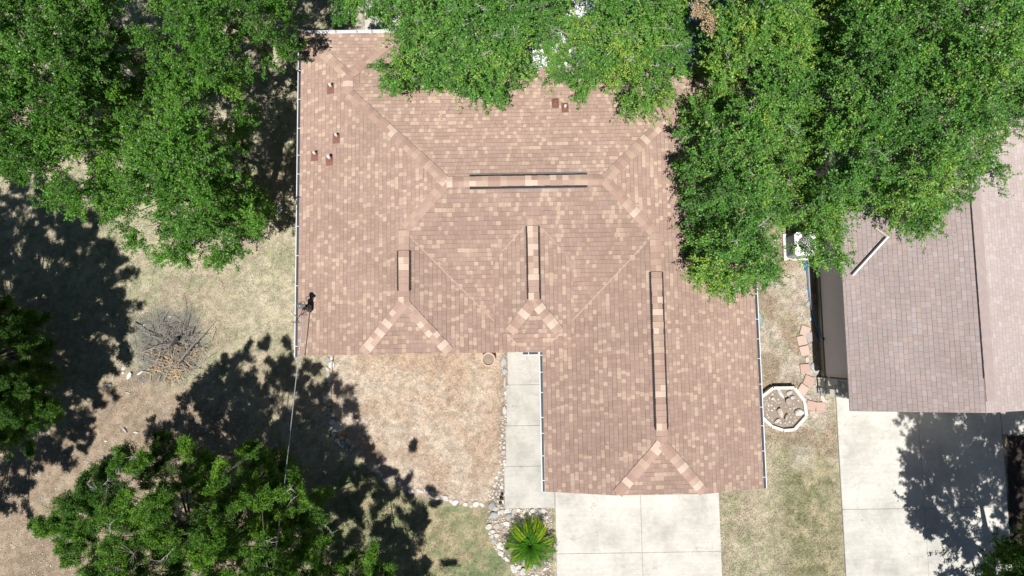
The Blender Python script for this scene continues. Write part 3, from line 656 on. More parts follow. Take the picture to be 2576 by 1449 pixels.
for r_ in (.05, .1, .15, .2, .25): mb.tube([(9.17 + r_ * math.cos(t), 3.06 + r_ * math.sin(t), .805) for t in np.linspace(0, 2 * math.pi, 25)], .004, 4)
for k in range(12):
    t = R(30 * k); mb.bar((9.17, 3.06, .80), (9.17 + .26 * math.cos(t), 3.06 + .26 * math.sin(t), .80), .008, .006)
child(mb, 'fan_guard', [M['white']], ac)
hp = [GV(2002, 420, .04), GV(1999, 520, .04), GV(2004, 570, .05), GV(2010, 640, .05), GV(2030, 655, .05), GV(2035, 690, .05), GV(2038, 730, .04), GV(2043, 765, .05), GV(2052, 800, .06), GV(2064, 830, .12), (9.70, .13, .3), (9.66, .12, .55)]
hp = [Vector((p[0] - (.05 if i > 3 and p[2] < .2 else 0), p[1], p[2])) for i, p in enumerate(hp)]; o = loop([tuple(p) for p in hp], .017, 8)
hs = o.build('garden_hose', [M['hose']], None, origin=tuple(hp[0]), smooth=True); tag(hs, 'bright blue garden hose snaking along the foot of the grey wall', 'hose')
mb = MB(); mb.tube([(9.66, .12, .55), (9.64, .12, .60), (9.60, .12, .66)], [.02, .03, .028], 10); child(mb, 'nozzle', [M['black']], hs)
ed = MB()
pe = [GV(2031, 655, .0), GV(2034, 720, 0), GV(2041, 780, 0)]
for a, b in zip(pe[:-1], pe[1:]): ed.bar(a + Vector((0, 0, .05)), b + Vector((0, 0, .05)), .07, .12)
e = ed.build('garden_edging', [M['paver_grey']], None, origin=tuple(pe[0])); tag(e, 'low pale concrete edging strip between the air conditioner and the hose', 'edging')
PV = [(695, 130 - 15, .38, -18, 'paver_pale', 'pale red square paver at the house end of the stepping path'), (757, 180, .37, 14, 'paver_grey', 'grey square paver, the only grey one in the stepping path'),
      (662, 220, .36, 10, 'paver_pale', 'pale red paver touching the second and left of the grey paver'), (690, 330, .36, 12, 'paver_pale', 'pale red paver alone below the grey paver'),
      (695, 527, .36, 3, 'paver', 'darker red paver beside the cracked grey slab'), (735, 657, .37, -22, 'paver', 'dark red tilted paver above the octagonal planter'),
      (672, 755, .36, -35, 'paver_pale', 'tilted dusty paver touching the octagonal planter rim'), (762, 930, .37, -14, 'paver', 'red paver right of the octagonal planter'),
      (865, 943, .37, 0, 'paver', 'last red paver of the path, nearest the neighbour drive')]
for X_, Y_, s_, rt, mt_, lb in PV:
    px = (2780 + X_ / 2.898) / 1.4907; py = (1200 + Y_ / 2.898) / 1.4907; x, y = [float(q) for q in G(px, py, .05)]
    mb = MB(); hs_ = .15; zt = .055; bv = .01
    for (a, z) in ((hs_, -.02), (hs_, zt - bv), (hs_ - bv, zt)): mb.v += [(-a, -a, z), (a, -a, z), (a, a, z), (-a, a, z)]
    mb.f = [[0, 1, 5, 4], [1, 2, 6, 5], [2, 3, 7, 6], [3, 0, 4, 7], [4, 5, 9, 8], [5, 6, 10, 9], [6, 7, 11, 10], [7, 4, 8, 11], [8, 9, 10, 11]]; mb.m = [0] * 9; mb.uv = [None] * 9
    p = mb.build('stepping_stone', [M[mt_]]); p.location = (x, y, 0); p.rotation_euler = (R(rng.uniform(-2, 2)), R(rng.uniform(-2, 2)), R(rt))
    tag(p, lb, 'paver', 'square pavers between the two houses')
# octagonal planter
def Z6(X_, Y_, z=0): return GV((2780 + X_ / 2.898) / 1.4907, (1200 + Y_ / 2.898) / 1.4907, z)
oc = [Z6(*p, .24) for p in [(205, 850), (350, 738), (578, 735), (690, 880), (712, 1045), (580, 1190), (465, 1200), (335, 1155), (205, 1030)]]
cen = sum(oc, Vector()) / len(oc); pt_ = empty('octagonal_planter', (cen.x, cen.y, 0), 'octagonal planter ring of white chalky blocks filled with soil and stones', 'planter')
for i in range(len(oc)):
    a, b = oc[i], oc[(i + 1) % len(oc)]; d = (b - a).normalized(); mb = MB()
    mb.bar(a.xy.to_3d() + d * .02 + Vector((0, 0, .11)), b.xy.to_3d() - d * .0 + Vector((0, 0, .11)), .088, .24 + (i % 3) * .012); child(mb, 'block', [M['block']], pt_)
mb = MB(); ring = [cen + (p - cen) * .94 for p in oc]; n = 10
mb.v = [(cen.x, cen.y, .16)] + [(cen.x + (p.x - cen.x) * f, cen.y + (p.y - cen.y) * f, .15 - f * .02 + rng.uniform(-.015, .015)) for f in (.35, .7, 1.) for p in ring]; k = len(ring)
for i in range(k): mb.f.append([0, 1 + i, 1 + (i + 1) % k])
for q in range(2):
    for i in range(k): mb.f.append([1 + q * k + i, 1 + (q + 1) * k + i, 1 + (q + 1) * k + (i + 1) % k, 1 + q * k + (i + 1) % k])
mb.m = [0] * len(mb.f); mb.uv = [None] * len(mb.f); child(mb, 'soil', [M['soil']], pt_, True)
# terracotta pot and tub
px_, py_ = -.74, -.36
pot = empty('flower_pot', (px_, py_, 0), 'wide round terracotta pot of dry soil tucked under the front eave', 'pot')
mb = MB(); mb.lathe((px_, py_, 0), [(.14, 0), (.20, .26), (.215, .27), (.215, .31), (.175, .31), (.17, .24)], 36); child(mb, 'bowl', [M['terra']], pot, False)
mb = MB(); mb.lathe((px_, py_, 0), [(.001, .265), (.1, .26), (.172, .25)], 30); child(mb, 'soil', [M['soil']], pot)
tx, ty = [float(q) for q in G(1889, 806, .3)]
tb = empty('round_tub', (tx, ty, 0), 'round blue grey tub half hidden under the right eave', 'tub')
mb = MB(); mb.lathe((tx, ty, 0), [(.28, 0), (.34, .32), (.36, .33), (.345, .345), (.25, .33), (.235, .3), (.22, .1)], 40); child(mb, 'rim', [M['tub']], tb)
mb = MB(); mb.lathe((tx, ty, 0), [(.001, .12), (.225, .12)], 30); child(mb, 'inside', [M['char']], tb)

# ------------------------------------------------------------------ rocks
def rock_mesh(seed, mat, flat=0.55, sub=3):
    import bmesh
    r = np.random.default_rng(seed); bm = bmesh.new(); bmesh.ops.create_icosphere(bm, subdivisions=sub, radius=1)
    V = np.array([v.co[:] for v in bm.verts]); planes = r.normal(size=(11, 3)); planes /= np.linalg.norm(planes, axis=1)[:, None]
    for p in planes:
        d = r.uniform(.55, .88); h = V @ p; V = V - np.where(h > d, (h - d), 0)[:, None] * p * .93
    V *= (1 + r.uniform(-.03, .03, (len(V), 1))); V *= np.array([1, r.uniform(.68, .95), flat]); V[:, 2] = np.minimum(V[:, 2], flat * .62) + 0
    for v, c in zip(bm.verts, V): v.co = c
    me = bpy.data.meshes.new('rock'); bm.to_mesh(me); bm.free(); me.materials.append(mat); return me
RM = {k: [rock_mesh(10 * j + i, M[k], 0.5, 2) for i in range(6)] for j, k in enumerate(('rock', 'rock_grey', 'rock_pink', 'rock_brown'))}
rock_xy = []
def rock(x, y, r, lb, grp, kind='rock', asp=1.0, rot=None, z=0.0, cat='rock'):
    o = bpy.data.objects.new('rock', RM[kind][int(rng.integers(0, 6))]); SC.collection.objects.link(o)
    r = r * 1.28; o.location = (x, y, z + r * .10); o.scale = (r, r * asp, r * rng.uniform(.75, 1.1)); o.rotation_euler = (rng.uniform(-.15, .15), rng.uniform(-.15, .15), rot if rot is not None else rng.uniform(0, 6.28))
    tag(o, lb, cat, grp); rock_xy.append((x, y, r)); return o
GB = 'limestone rocks edging the dead garden bed'
def Z8(X_, Y_): return [float(q) for q in G((1150 + X_ / 2.635) / 1.4907, (1300 + Y_ / 2.635) / 1.4907, .04)]
edge_rocks = [(195, 128, 30, 'rock_grey'), (242, 112, 20, 'rock'), (238, 175, 38, 'rock'), (203, 218, 24, 'rock'), (222, 290, 30, 'rock'), (222, 330, 26, 'rock'), (218, 378, 15, 'rock'), (150, 385, 18, 'rock'), (215, 460, 24, 'rock'), (170, 510, 22, 'rock'), (175, 545, 18, 'rock'),
   (216, 567, 22, 'rock_pink'), (180, 595, 12, 'rock'), (212, 622, 15, 'rock_grey'), (212, 655, 13, 'rock'), (257, 680, 27, 'rock'), (215, 707, 26, 'rock_grey'), (250, 747, 27, 'rock'), (235, 798, 18, 'rock'), (262, 798, 11, 'rock'), (255, 826, 13, 'rock'), (260, 866, 20, 'rock_grey'),
   (252, 902, 20, 'rock_grey'), (295, 925, 22, 'rock_grey'), (350, 945, 32, 'rock_grey'), (398, 932, 20, 'rock'), (350, 985, 20, 'rock'), (425, 955, 14, 'rock'), (450, 985, 13, 'rock'), (395, 1020, 12, 'rock'), (435, 1018, 13, 'rock'), (515, 1050, 14, 'rock'), (545, 1097, 15, 'rock'), (508, 1092, 9, 'rock'),
   (585, 1160, 15, 'rock'), (612, 1188, 13, 'rock'), (645, 1212, 17, 'rock'), (685, 1228, 15, 'rock'), (718, 1245, 14, 'rock'), (738, 1268, 15, 'rock'), (770, 1315, 16, 'rock'), (798, 1335, 17, 'rock'), (860, 1308, 13, 'rock'), (878, 1350, 14, 'rock'), (912, 1352, 22, 'rock'), (940, 1388, 14, 'rock'), (1000, 1375, 13, 'rock')]
_O = 'first second third fourth fifth sixth seventh eighth ninth tenth eleventh twelfth thirteenth fourteenth fifteenth sixteenth seventeenth eighteenth nineteenth'.split()
_T = {2: ('twentieth', 'twenty'), 3: ('thirtieth', 'thirty'), 4: ('fortieth', 'forty')}
ORD = lambda n: _O[n - 1] if n < 20 else (_T[n // 10][0] if n % 10 == 0 else _T[n // 10][1] + ' ' + _O[n % 10 - 1])
for q_, (X_, Y_, r, k) in enumerate(edge_rocks):
    x, y = Z8(X_, Y_)
    rock(x, y, r / 2.635 / 118, f"{'grey' if k == 'rock_grey' else 'white'} rock, {ORD(q_ + 1)} down from the front eave along the garden bed's curved left edge", GB, k, rng.uniform(.9, 1.15))
x, y = Z8(310, 795); rock(x, y, .17, 'big flat pale boulder in the shaded edge of the garden bed', GB, 'rock', 1.1)
x, y = Z8(345, 877); rock(x, y, .17, 'big brown mossy boulder below the flat pale boulder', GB, 'rock_brown', 1.1)
def Z4(X_, Y_): return [float(q) for q in G((1500 + X_ / 3.68) / 1.4907, (1800 + Y_ / 3.68) / 1.4907, .04)]
for q_, (X_, Y_, r, k) in enumerate([(150, 150, 42, 'rock'), (105, 82, 20, 'rock'), (250, 140, 30, 'rock'), (290, 155, 30, 'rock'), (362, 138, 34, 'rock'), (430, 198, 44, 'rock'), (520, 248, 32, 'rock'), (628, 255, 40, 'rock'), (700, 290, 30, 'rock'), (765, 312, 42, 'rock'), (845, 290, 32, 'rock_pink'), (905, 338, 34, 'rock'), (980, 362, 22, 'rock'), (1050, 335, 42, 'rock'), (1132, 338, 30, 'rock')]):
    x, y = Z4(X_, Y_); rock(x, y, r / 3.68 / 118, f'white limestone rock, {ORD(q_ + 1)} from the cedar shadow, between garden bed and green lawn', 'rocks between the garden bed and the lawn', k, rng.uniform(.85, 1.1))
RB = 'rocks around the cycad palm'; CK_W = 'one two three four five six seven eight nine ten eleven twelve'.split()
for X_, Y_, r, k, lb in [(1270, 350, 58, 'rock_grey', 'long grey rock at the corner where the bed edging meets the rock bed'), (1280, 480, 66, 'rock_grey', 'largest grey slab in the rock bed, left of the cycad'), (1510, 500, 48, 'rock_grey', None), (1320, 400, 34, 'rock', None), (1222, 640, 42, 'rock', None), (1275, 710, 32, 'rock', None), (1340, 640, 46, 'rock_pink', None),
      (1335, 770, 30, 'rock', None), (1280, 850, 38, 'rock_grey', None), (1385, 910, 55, 'rock', None), (1395, 1010, 40, 'rock', None), (1465, 1085, 34, 'rock', None), (1440, 690, 36, 'rock_pink', None), (1520, 725, 34, 'rock_pink', None), (1470, 600, 50, 'rock', None), (1570, 1215, 55, 'rock', None), (1700, 1265, 52, 'rock', None), (1640, 1200, 40, 'rock', None),
      (1580, 430, 44, 'rock_pink', None), (1630, 420, 34, 'rock', None), (1830, 425, 36, 'rock', None), (1720, 430, 30, 'rock', None), (1730, 525, 30, 'rock_grey', None), (1810, 560, 38, 'rock_grey', None), (1920, 440, 40, 'rock_grey', None), (1980, 420, 34, 'rock', None), (1580, 570, 40, 'rock', None), (1480, 420, 40, 'rock', None), (2010, 520, 30, 'rock', None), (1960, 590, 34, 'rock', None), (1410, 440, 38, 'rock', None), (1430, 790, 30, 'rock_pink', None)]:
    x, y = Z4(X_, Y_); cyx, cyy = G(1334, 1374, 0); dd_ = math.hypot(x - cyx, y - cyy); ck_ = int(round(((math.pi / 2 - math.atan2(y - cyy, x - cyx)) % (2 * math.pi)) / (math.pi / 6))) or 12
    rock(x, y, r / 3.68 / 118, lb or f"{dict(rock='pale', rock_grey='blue grey', rock_pink='buff')[k]} rock {'touching' if dd_ < .75 else 'close to' if dd_ < .95 else 'a step from' if dd_ < 1.15 else 'well clear of'} the cycad, in the {CK_W[ck_ - 1]} o'clock direction from it", RB, k, rng.uniform(.8, 1.05))
def Z3(X_, Y_): return [float(q) for q in G((1780 + X_ / 1.684) / 1.4907, (1300 + Y_ / 1.684) / 1.4907, .04)]
for q_, (X_, Y_, r, asp, k, lb) in enumerate([(183, 88, 34, .62, 'rock_grey', 'long greenish slab at the top of the walk beside the flower pot'), (190, 157, 22, .7, 'rock_grey', None), (190, 225, 32, .4, 'rock', None), (197, 292, 12, 1, 'rock', None), (173, 330, 18, 1, 'rock_pink', None), (198, 322, 12, 1, 'rock', None), (190, 400, 24, .6, 'rock', None)]):
    x, y = Z3(X_, Y_); rock(x, y, r / 1.684 / 118, lb or f'pale rock, {ORD(q_ + 1)} from the front eave against the left edge of the concrete walk', None if lb else 'rocks along the walk', k, asp, 1.5)
def scatter(poly, n, rmin, rmax, lb, grp, kinds, z=0.0, gap=.85):
    xs = [p[0] for p in poly]; ys = [p[1] for p in poly]; made = 0
    for _ in range(n * 40):
        x, y = rng.uniform(min(xs), max(xs)), rng.uniform(min(ys), max(ys)); r = rmin + (rmax - rmin) * rng.random() ** 2
        if not bool(inside(poly, [x], [y])[0]): continue
        if any((x - a) ** 2 + (y - b) ** 2 < ((r + c) * gap) ** 2 for a, b, c in rock_xy): continue
        rock(x, y, r, lb, grp, kinds[int(rng.integers(0, len(kinds)))], rng.uniform(.75, 1.1), z=z); made += 1
        if made >= n: break
scatter(GP([(1265, 1015), (1276, 1015), (1271, 1280), (1240, 1280), (1222, 1260), (1228, 1235), (1255, 1190), (1258, 1100)]), 62, .035, .085, 'small white stone in the band along the left side of the walk', 'small stones along the walk', ['rock', 'rock', 'rock', 'rock_pink'])
scatter(GP([(1232, 1282), (1386, 1280), (1386, 1460), (1300, 1460), (1245, 1375), (1228, 1330)]), 70, .04, .09, 'small stone filling the rock bed around the cycad', 'small stones in the rock bed', ['rock', 'rock', 'rock_pink', 'rock_grey'])
for px, py, r, asp, k, lb in [(431 * 1.0, 0, 0, 0, '', '')][:0]: pass
for px, py, r, asp, rot, lb in [(323, 945, .14, .6, 1.0, 'large white rock left of the brush pile'), (268, 969, .12, .75, .2, 'white rock furthest left, at the edge of the cedar shadow'), (311, 926, .08, .8, .5, 'white rock just above the large one by the brush pile'),
      (308, 938, .045, 1, 0, 'small white stone beside the large rock'), (360, 819, .08, .3, .9, 'narrow white stone at the top left of the brush pile'), (320, 987, .09, .35, -.3, 'thin white stone below the large rock'), (313, 1082, .11, .35, -.9, 'long thin white stone in the bare dirt'), (340, 1087, .08, .55, -.2, 'short white stone next to the long thin one in the dirt'),
      (352, 938, .11, .3, .6, 'pinkish stick shaped stone under the brush pile'), (699, 528, .17, .8, 1, 'chalky white boulder on the grass near the left eave'), (265, 1110, .05, .7, 0, 'small white stone in the dirt above the cedar'), (160, 1145, .06, .5, 0, 'small flat stone in the dirt'),
      (426, 796, .05, .8, 0, 'small white stone above the brush pile')]:
    x, y = [float(q) for q in G(px, py, .04)]; rock(x, y, r, lb, None, 'rock', asp, rot)
# stones in the planter
for X_, Y_, r, asp, k, lb in [(430, 798, .11, .6, 'rock', 'pale rock at the top of the octagonal planter'), (528, 790, .075, .9, 'rock', 'round white rock near the planter top edge'), (560, 845, .06, .8, 'rock', 'white rock below the round one in the planter'), (630, 1005, .11, .75, 'rock', 'wide white rock at the right inside the planter'),
      (512, 885, .10, .8, 'rock_pink', 'grey pink weathered stone at the centre of the planter'), (425, 1010, .12, .7, 'rock_pink', 'split grey stone in the middle of the planter'), (490, 1055, .08, .7, 'rock_pink', 'grey stone below the split stone in the planter'), (392, 1095, .075, .6, 'rock', 'white rock near the lower left of the planter'), (345, 855, .04, 1, 'rock', 'small white stone at the left inside the planter')]:
    p = Z6(X_, Y_, .2); rock(p.x, p.y, r * 1.3, lb, None, k, asp, z=.17 if k == 'rock' else .20)
scatter([(float((cen + (p - cen) * .86).x), float((cen + (p - cen) * .86).y)) for p in oc], 55, .018, .042, 'small pebble on the soil of the octagonal planter', 'pebbles in the planter', ['rock'], z=.14)
for X_, Y_, r, asp, k, lb in [(885, 850, .12, .75, 'rock', 'white rock at the corner of the neighbour drive'), (925, 880, .08, .7, 'rock', 'white rock touching the one at the drive corner'), (810, 520, .17, .9, 'rock_grey', 'cracked grey green slab beside the stepping path'), (762, 500, .07, .5, 'rock', 'narrow white stone beside the cracked slab'), (715, 430, .08, .9, 'rock', 'chalky stone above the darker red paver'),
      (755, 375, .05, .7, 'rock', 'small pale stone right of the lone paver'), (735, 830, .11, .9, 'rock_pink', 'dusty pale stone between the planter and the last pavers'), (600, 580, .045, .8, 'rock', 'small white stone on the bare ground above the planter'), (525, 325, .045, 1, 'rock', 'pale square stone on the side yard')]:
    p = Z6(X_, Y_, .03); rock(p.x, p.y, r, lb, None, k, asp)
for px, py, r, asp, k, lb in [(2018, 668, .10, .5, 'rock', 'white pointed stone at the foot of the air conditioner pad'), (2035, 762, .10, .8, 'rock_grey', 'pale grey flat stone beside the blue hose'), (2041, 801, .06, .9, 'rock', 'small white stone beside the wall shadow')]:
    x, y = [float(q) for q in G(px, py, .03)]; rock(x, y, r, lb, None, k, asp)

# pebbles: uncountable white chips in the dirt
def blobs(name, P_, S_, mat, kind=True):
    base = np.array([(1, 0, 0), (-.9, .1, 0), (0.1, .8, 0), (-.1, -.85, 0), (.1, 0, .5), (0, 0, -.5)]); F0 = np.array([(0, 2, 4), (2, 1, 4), (1, 3, 4), (3, 0, 4), (2, 0, 5), (1, 2, 5), (3, 1, 5), (0, 3, 5)])
    n = len(P_); a = rng.uniform(0, 6.28, n); V = np.repeat(base[None], n, 0) * (1 + rng.uniform(-.25, .25, (n, 6, 1))) * S_[:, None, None]
    ca_, sa = np.cos(a)[:, None], np.sin(a)[:, None]; V = np.stack([V[..., 0] * ca_ - V[..., 1] * sa, V[..., 0] * sa + V[..., 1] * ca_, V[..., 2]], -1) + P_[:, None, :]
    F = (F0[None] + (np.arange(n) * 6)[:, None, None]).reshape(-1, 3)
    me = bpy.data.meshes.new(name); me.vertices.add(n * 6); me.vertices.foreach_set('co', V.reshape(-1).astype('f4')); fill_faces(me, F); me.materials.append(mat); return link(name, me)
def pts_in(poly, n):
    P_ = np.array(poly); x = rng.uniform(P_[:, 0].min(), P_[:, 0].max(), n); y = rng.uniform(P_[:, 1].min(), P_[:, 1].max(), n); k = inside(poly, x, y); return x[k], y[k]
x1_, y1_ = pts_in(DIRT, 3600); x2_, y2_ = pts_in(GP([(200, 560), (740, 560), (740, 1000), (200, 1000)]), 190); x3_, y3_ = pts_in(SIDE, 700); x4_, y4_ = pts_in(STRIP, 500); x5_, y5_ = pts_in(ROCKBED, 1500); x6_, y6_ = pts_in(BED, 160)
px1 = np.concatenate([x1_, x2_, x3_, x4_, x5_, x6_]); py1 = np.concatenate([y1_, y2_, y3_, y4_, y5_, y6_])
s1 = np.concatenate([rng.uniform(.006, .03, len(x1_)) * rng.random(len(x1_)) ** .7 + .006, rng.uniform(.008, .022, len(x2_)), rng.uniform(.006, .022, len(x3_)), rng.uniform(.012, .035, len(x4_)), rng.uniform(.012, .04, len(x5_)), rng.uniform(.008, .02, len(x6_))])
o = blobs('pebbles', np.stack([px1, py1, np.full(len(px1), .004)], -1), s1, M['block']); tag(o, 'white limestone chips strewn over the bare dirt', 'pebbles', kind='stuff')

# fallen leaf bits on the roofs and slabs under the oaks
def litter(n, xa, xb, ya, yb, zf, smax):
    x = rng.uniform(xa, xb, n); y = rng.uniform(ya, yb, n); k = fbm(x, y, 1.3, 3, 2) > .5; x, y = x[k], y[k]; z = np.array([zf(a, b) for a, b in zip(x, y)]); return np.stack([x, y, z], -1), rng.uniform(.006, smax, len(x))
LT = [litter(500, -2.5, 6.0, 5.6, 7.6, lambda a, b: min(zN(b), 4.0) + .012 if abs(a - 2.5) < 9 and b - 4.37 > a - 2.51 else -1, .016), litter(320, 9.6, 12.2, 2, 7, lambda a, b: nz(a) + .012, .014), litter(160, 1.3, 6.3, -7.3, -4.7, lambda a, b: .056, .011), litter(260, 10.3, 15, -7.3, -2.2, lambda a, b: .056, .012), litter(120, -.2, 1.1, -4.9, -.3, lambda a, b: .05, .01)]
LP = np.concatenate([a for a, b in LT]); LS = np.concatenate([b for a, b in LT]); k_ = LP[:, 2] > 0
o = blobs('leaf_litter', LP[k_], LS[k_], M['bark']); tag(o, 'scattered brown leaf bits fallen on the roofs and slabs', 'leaf litter', kind='stuff')

# ------------------------------------------------------------------ grass blades
def excl(x, y):
    k = np.zeros(x.shape, bool)
    for a, b, c, d in [(1.25, 6.38, -9.5, -3.4), (-.3, 1.3, -5, .6), (10.15, 20, -9.5, -1.6), (-5.6, 6.5, .3, 8.8), (1.3, 6.5, -3.5, 7.5), (9.7, 20, -1.6, 14), (-4.7, 6.5, 7.5, 14)]: k |= (x > a) & (x < b) & (y > c) & (y < d)
    return k
def blades(n, x, y, lmin, lmax, wd, lean, cvar):
    az = rng.uniform(0, 6.28, n); le = rng.uniform(lmin, lmax, n); el = rng.uniform(*lean, n); w_ = rng.uniform(.7, 1.3, n) * wd
    d = np.stack([np.cos(az) * np.cos(el), np.sin(az) * np.cos(el), np.sin(el)], -1); s = np.stack([-np.sin(az), np.cos(az), np.zeros(n)], -1)
    b = np.stack([x, y, np.full(n, .002)], -1); V = np.stack([b - s * w_[:, None], b + s * w_[:, None], b + d * le[:, None]], 1)
    c = ground_col(x, y); m = rng.random((n, 1)); c = c * (cvar[0] + (cvar[1] - cvar[0]) * m)
    pal = rng.random((n, 1)) < .25; c = np.where(pal, c * .6 + np.array([.46, .40, .27]) * .5, c); c = np.clip(c, .01, .75)
    return V.reshape(-1, 3), np.repeat(c, 3, 0)
gxs, gys, Vs, Cs = [], [], [], []
for n, (xa, xb, ya, yb), l0, l1, wd in [(190000, (-17.5, -4.5, -8, 11), .025, .07, .0065), (80000, (-8, 1.3, -8, -3.5), .02, .06, .006), (110000, (6.2, 10.3, -8.5, 8), .02, .065, .0065)]:
    x = rng.uniform(xa, xb, n); y = rng.uniform(ya, yb, n); dens = fbm(x, y, .6, 3, 3); k = (~excl(x, y)) & (rng.random(n) < .35 + dens) & ~inside(BED, x, y) & ~inside(ROCKBED, x, y) & ~(inside(DIRT, x, y) & (rng.random(n) < .75))
    x, y = x[k], y[k]; V, C = blades(len(x), x, y, l0, l1, wd, (.2, 1.1), (.5, 1.6)); Vs.append(V); Cs.append(C)
V = np.concatenate(Vs); C = np.concatenate(Cs)
def tri_mesh(name, V, C, mat):
    me = bpy.data.meshes.new(name); me.vertices.add(len(V)); me.vertices.foreach_set('co', V.reshape(-1).astype('f4')); fill_faces(me, np.arange(len(V)).reshape(-1, 3))
    a = me.attributes.new('col', 'FLOAT_COLOR', 'POINT'); a.data.foreach_set('color', np.concatenate([C, np.ones((len(C), 1))], -1).reshape(-1).astype('f4')); me.materials.append(mat); return link(name, me)
tag(tri_mesh('grass', V, C, M['blade']), 'short dry grass over the yards', 'grass', kind='stuff')
n = 42000; x, y = pts_in(BED, n); k = ~excl(x, y); x, y = x[k], y[k]
V, C = blades(len(x), x, y, .05, .14, .0055, (.02, .4), (.55, 1.5)); tag(tri_mesh('straw', V, C, M['blade']), 'dead reddish straw covering the garden bed', 'straw', kind='stuff')

# ------------------------------------------------------------------ vegetation
def unit(v): return v / (np.linalg.norm(v, axis=-1, keepdims=True) + 1e-9)
def quads_mesh(name, V4, tint, mat, TW=None, twmat=None):
    nl = len(V4); V = V4.reshape(-1, 3); F = np.arange(nl * 4).reshape(-1, 4); T_ = np.repeat(tint, 4)
    mi = np.zeros(len(F), 'i4')
    if TW is not None and len(TW):
        b = len(V); k = np.arange(len(TW))[:, None] * 6 + b          # TW: (n, 6, 3) prisms
        F2 = np.concatenate([k + np.array([[0, 1, 4, 3]]), k + np.array([[1, 2, 5, 4]]), k + np.array([[2, 0, 3, 5]])]); V = np.concatenate([V, TW.reshape(-1, 3)]); F = np.concatenate([F, F2])
        T_ = np.concatenate([T_, np.zeros(len(TW) * 6)]); mi = np.concatenate([mi, np.ones(len(F2), 'i4')])
    me = bpy.data.meshes.new(name); me.vertices.add(len(V)); me.vertices.foreach_set('co', V.reshape(-1).astype('f4')); fill_faces(me, F)
    me.materials.append(mat)
    if twmat: me.materials.append(twmat)
    me.polygons.foreach_set('material_index', mi)
    a = me.attributes.new('tint', 'FLOAT', 'POINT'); a.data.foreach_set('value', np.clip(T_, 0, 1).astype('f4')); return me
def prisms(A, B, ra, rb):
    d = unit(B - A); ref = np.where(np.abs(d[:, 2:3]) < .9, np.array([[0, 0, 1.]]), np.array([[1., 0, 0]])); a = unit(np.cross(d, ref)); b = np.cross(a, d); out = []
    for P_, r in ((A, ra), (B, rb)):
        for k in range(3):
            t = 2 * math.pi * k / 3; out.append(P_ + (a * math.cos(t) + b * math.sin(t)) * r[:, None])
    return np.stack(out, 1)
def sprays(C, rad, outd, tint, r, ntw, nleaf, ll, lw, up=.35, spread=.9, stray=.0, stray_len=1.9, lay=.0):
    """twigs radiating from every clump centre, leaves alternately along each twig"""
    n = len(C); K = n * ntw; ci = np.repeat(np.arange(n), ntw)
    ru = unit(r.normal(size=(K, 3))); d = unit(ru * spread + outd[ci] * .55 + np.array([0, 0, up]))
    L_ = rad[ci] * r.uniform(.65, 1.2, K); st = r.random(K) < stray; L_ = np.where(st, L_ * stray_len, L_)
    A = C[ci] + r.normal(size=(K, 3)) * (rad[ci] * .28)[:, None]; B = A + d * L_[:, None]; B[:, 2] -= .12 * L_ * r.random(K)
    tw = prisms(A, B, np.full(K, .006), np.full(K, .002))
    tt = tint[ci] + r.normal(0, .10, K) + st * .22
    li = np.repeat(np.arange(K), nleaf); m = len(li); t = r.uniform(.1, 1.03, m) ** .8
    P_ = A[li] * (1 - t)[:, None] + B[li] * t[:, None] + r.normal(size=(m, 3)) * .02 * (1 + (1 - t))[:, None]
    ld = unit(d[li] * .6 + r.normal(size=(m, 3)) * .75); nrm = unit(r.normal(size=(m, 3)) * .75 + np.array([0, 0, .8])); sd_ = unit(np.cross(ld, nrm)); nn = np.cross(sd_, ld)
    l = ll * r.uniform(.65, 1.3, m); w_ = lw * r.uniform(.7, 1.25, m) * .5
    q = np.stack([P_, P_ + ld * (l * .5)[:, None] + sd_ * w_[:, None] + nn * (w_ * .25)[:, None], P_ + ld * l[:, None], P_ + ld * (l * .5)[:, None] - sd_ * w_[:, None] + nn * (w_ * .25)[:, None]], 1)
    return q, tt[li] + r.normal(0, .10, m), tw
def clump_points(poly, spacing, r, holes=(), jitter=.5):
    P_ = np.array(poly); x0, x1 = P_[:, 0].min(), P_[:, 0].max(); y0, y1 = P_[:, 1].min(), P_[:, 1].max()
    xs = np.arange(x0, x1, spacing); ys = np.arange(y0, y1, spacing * .87); X_, Y_ = np.meshgrid(xs, ys); X_ = X_ + (np.arange(len(ys)) % 2)[:, None] * spacing * .5
    X_ = X_ + r.uniform(-jitter, jitter, X_.shape) * spacing; Y_ = Y_ + r.uniform(-jitter, jitter, Y_.shape) * spacing; X_, Y_ = X_.ravel(), Y_.ravel(); k = inside(poly, X_, Y_)
    for hx, hy, hr in holes: k &= (np.hypot(X_ - hx, Y_ - hy) > hr)
    return X_[k], Y_[k]
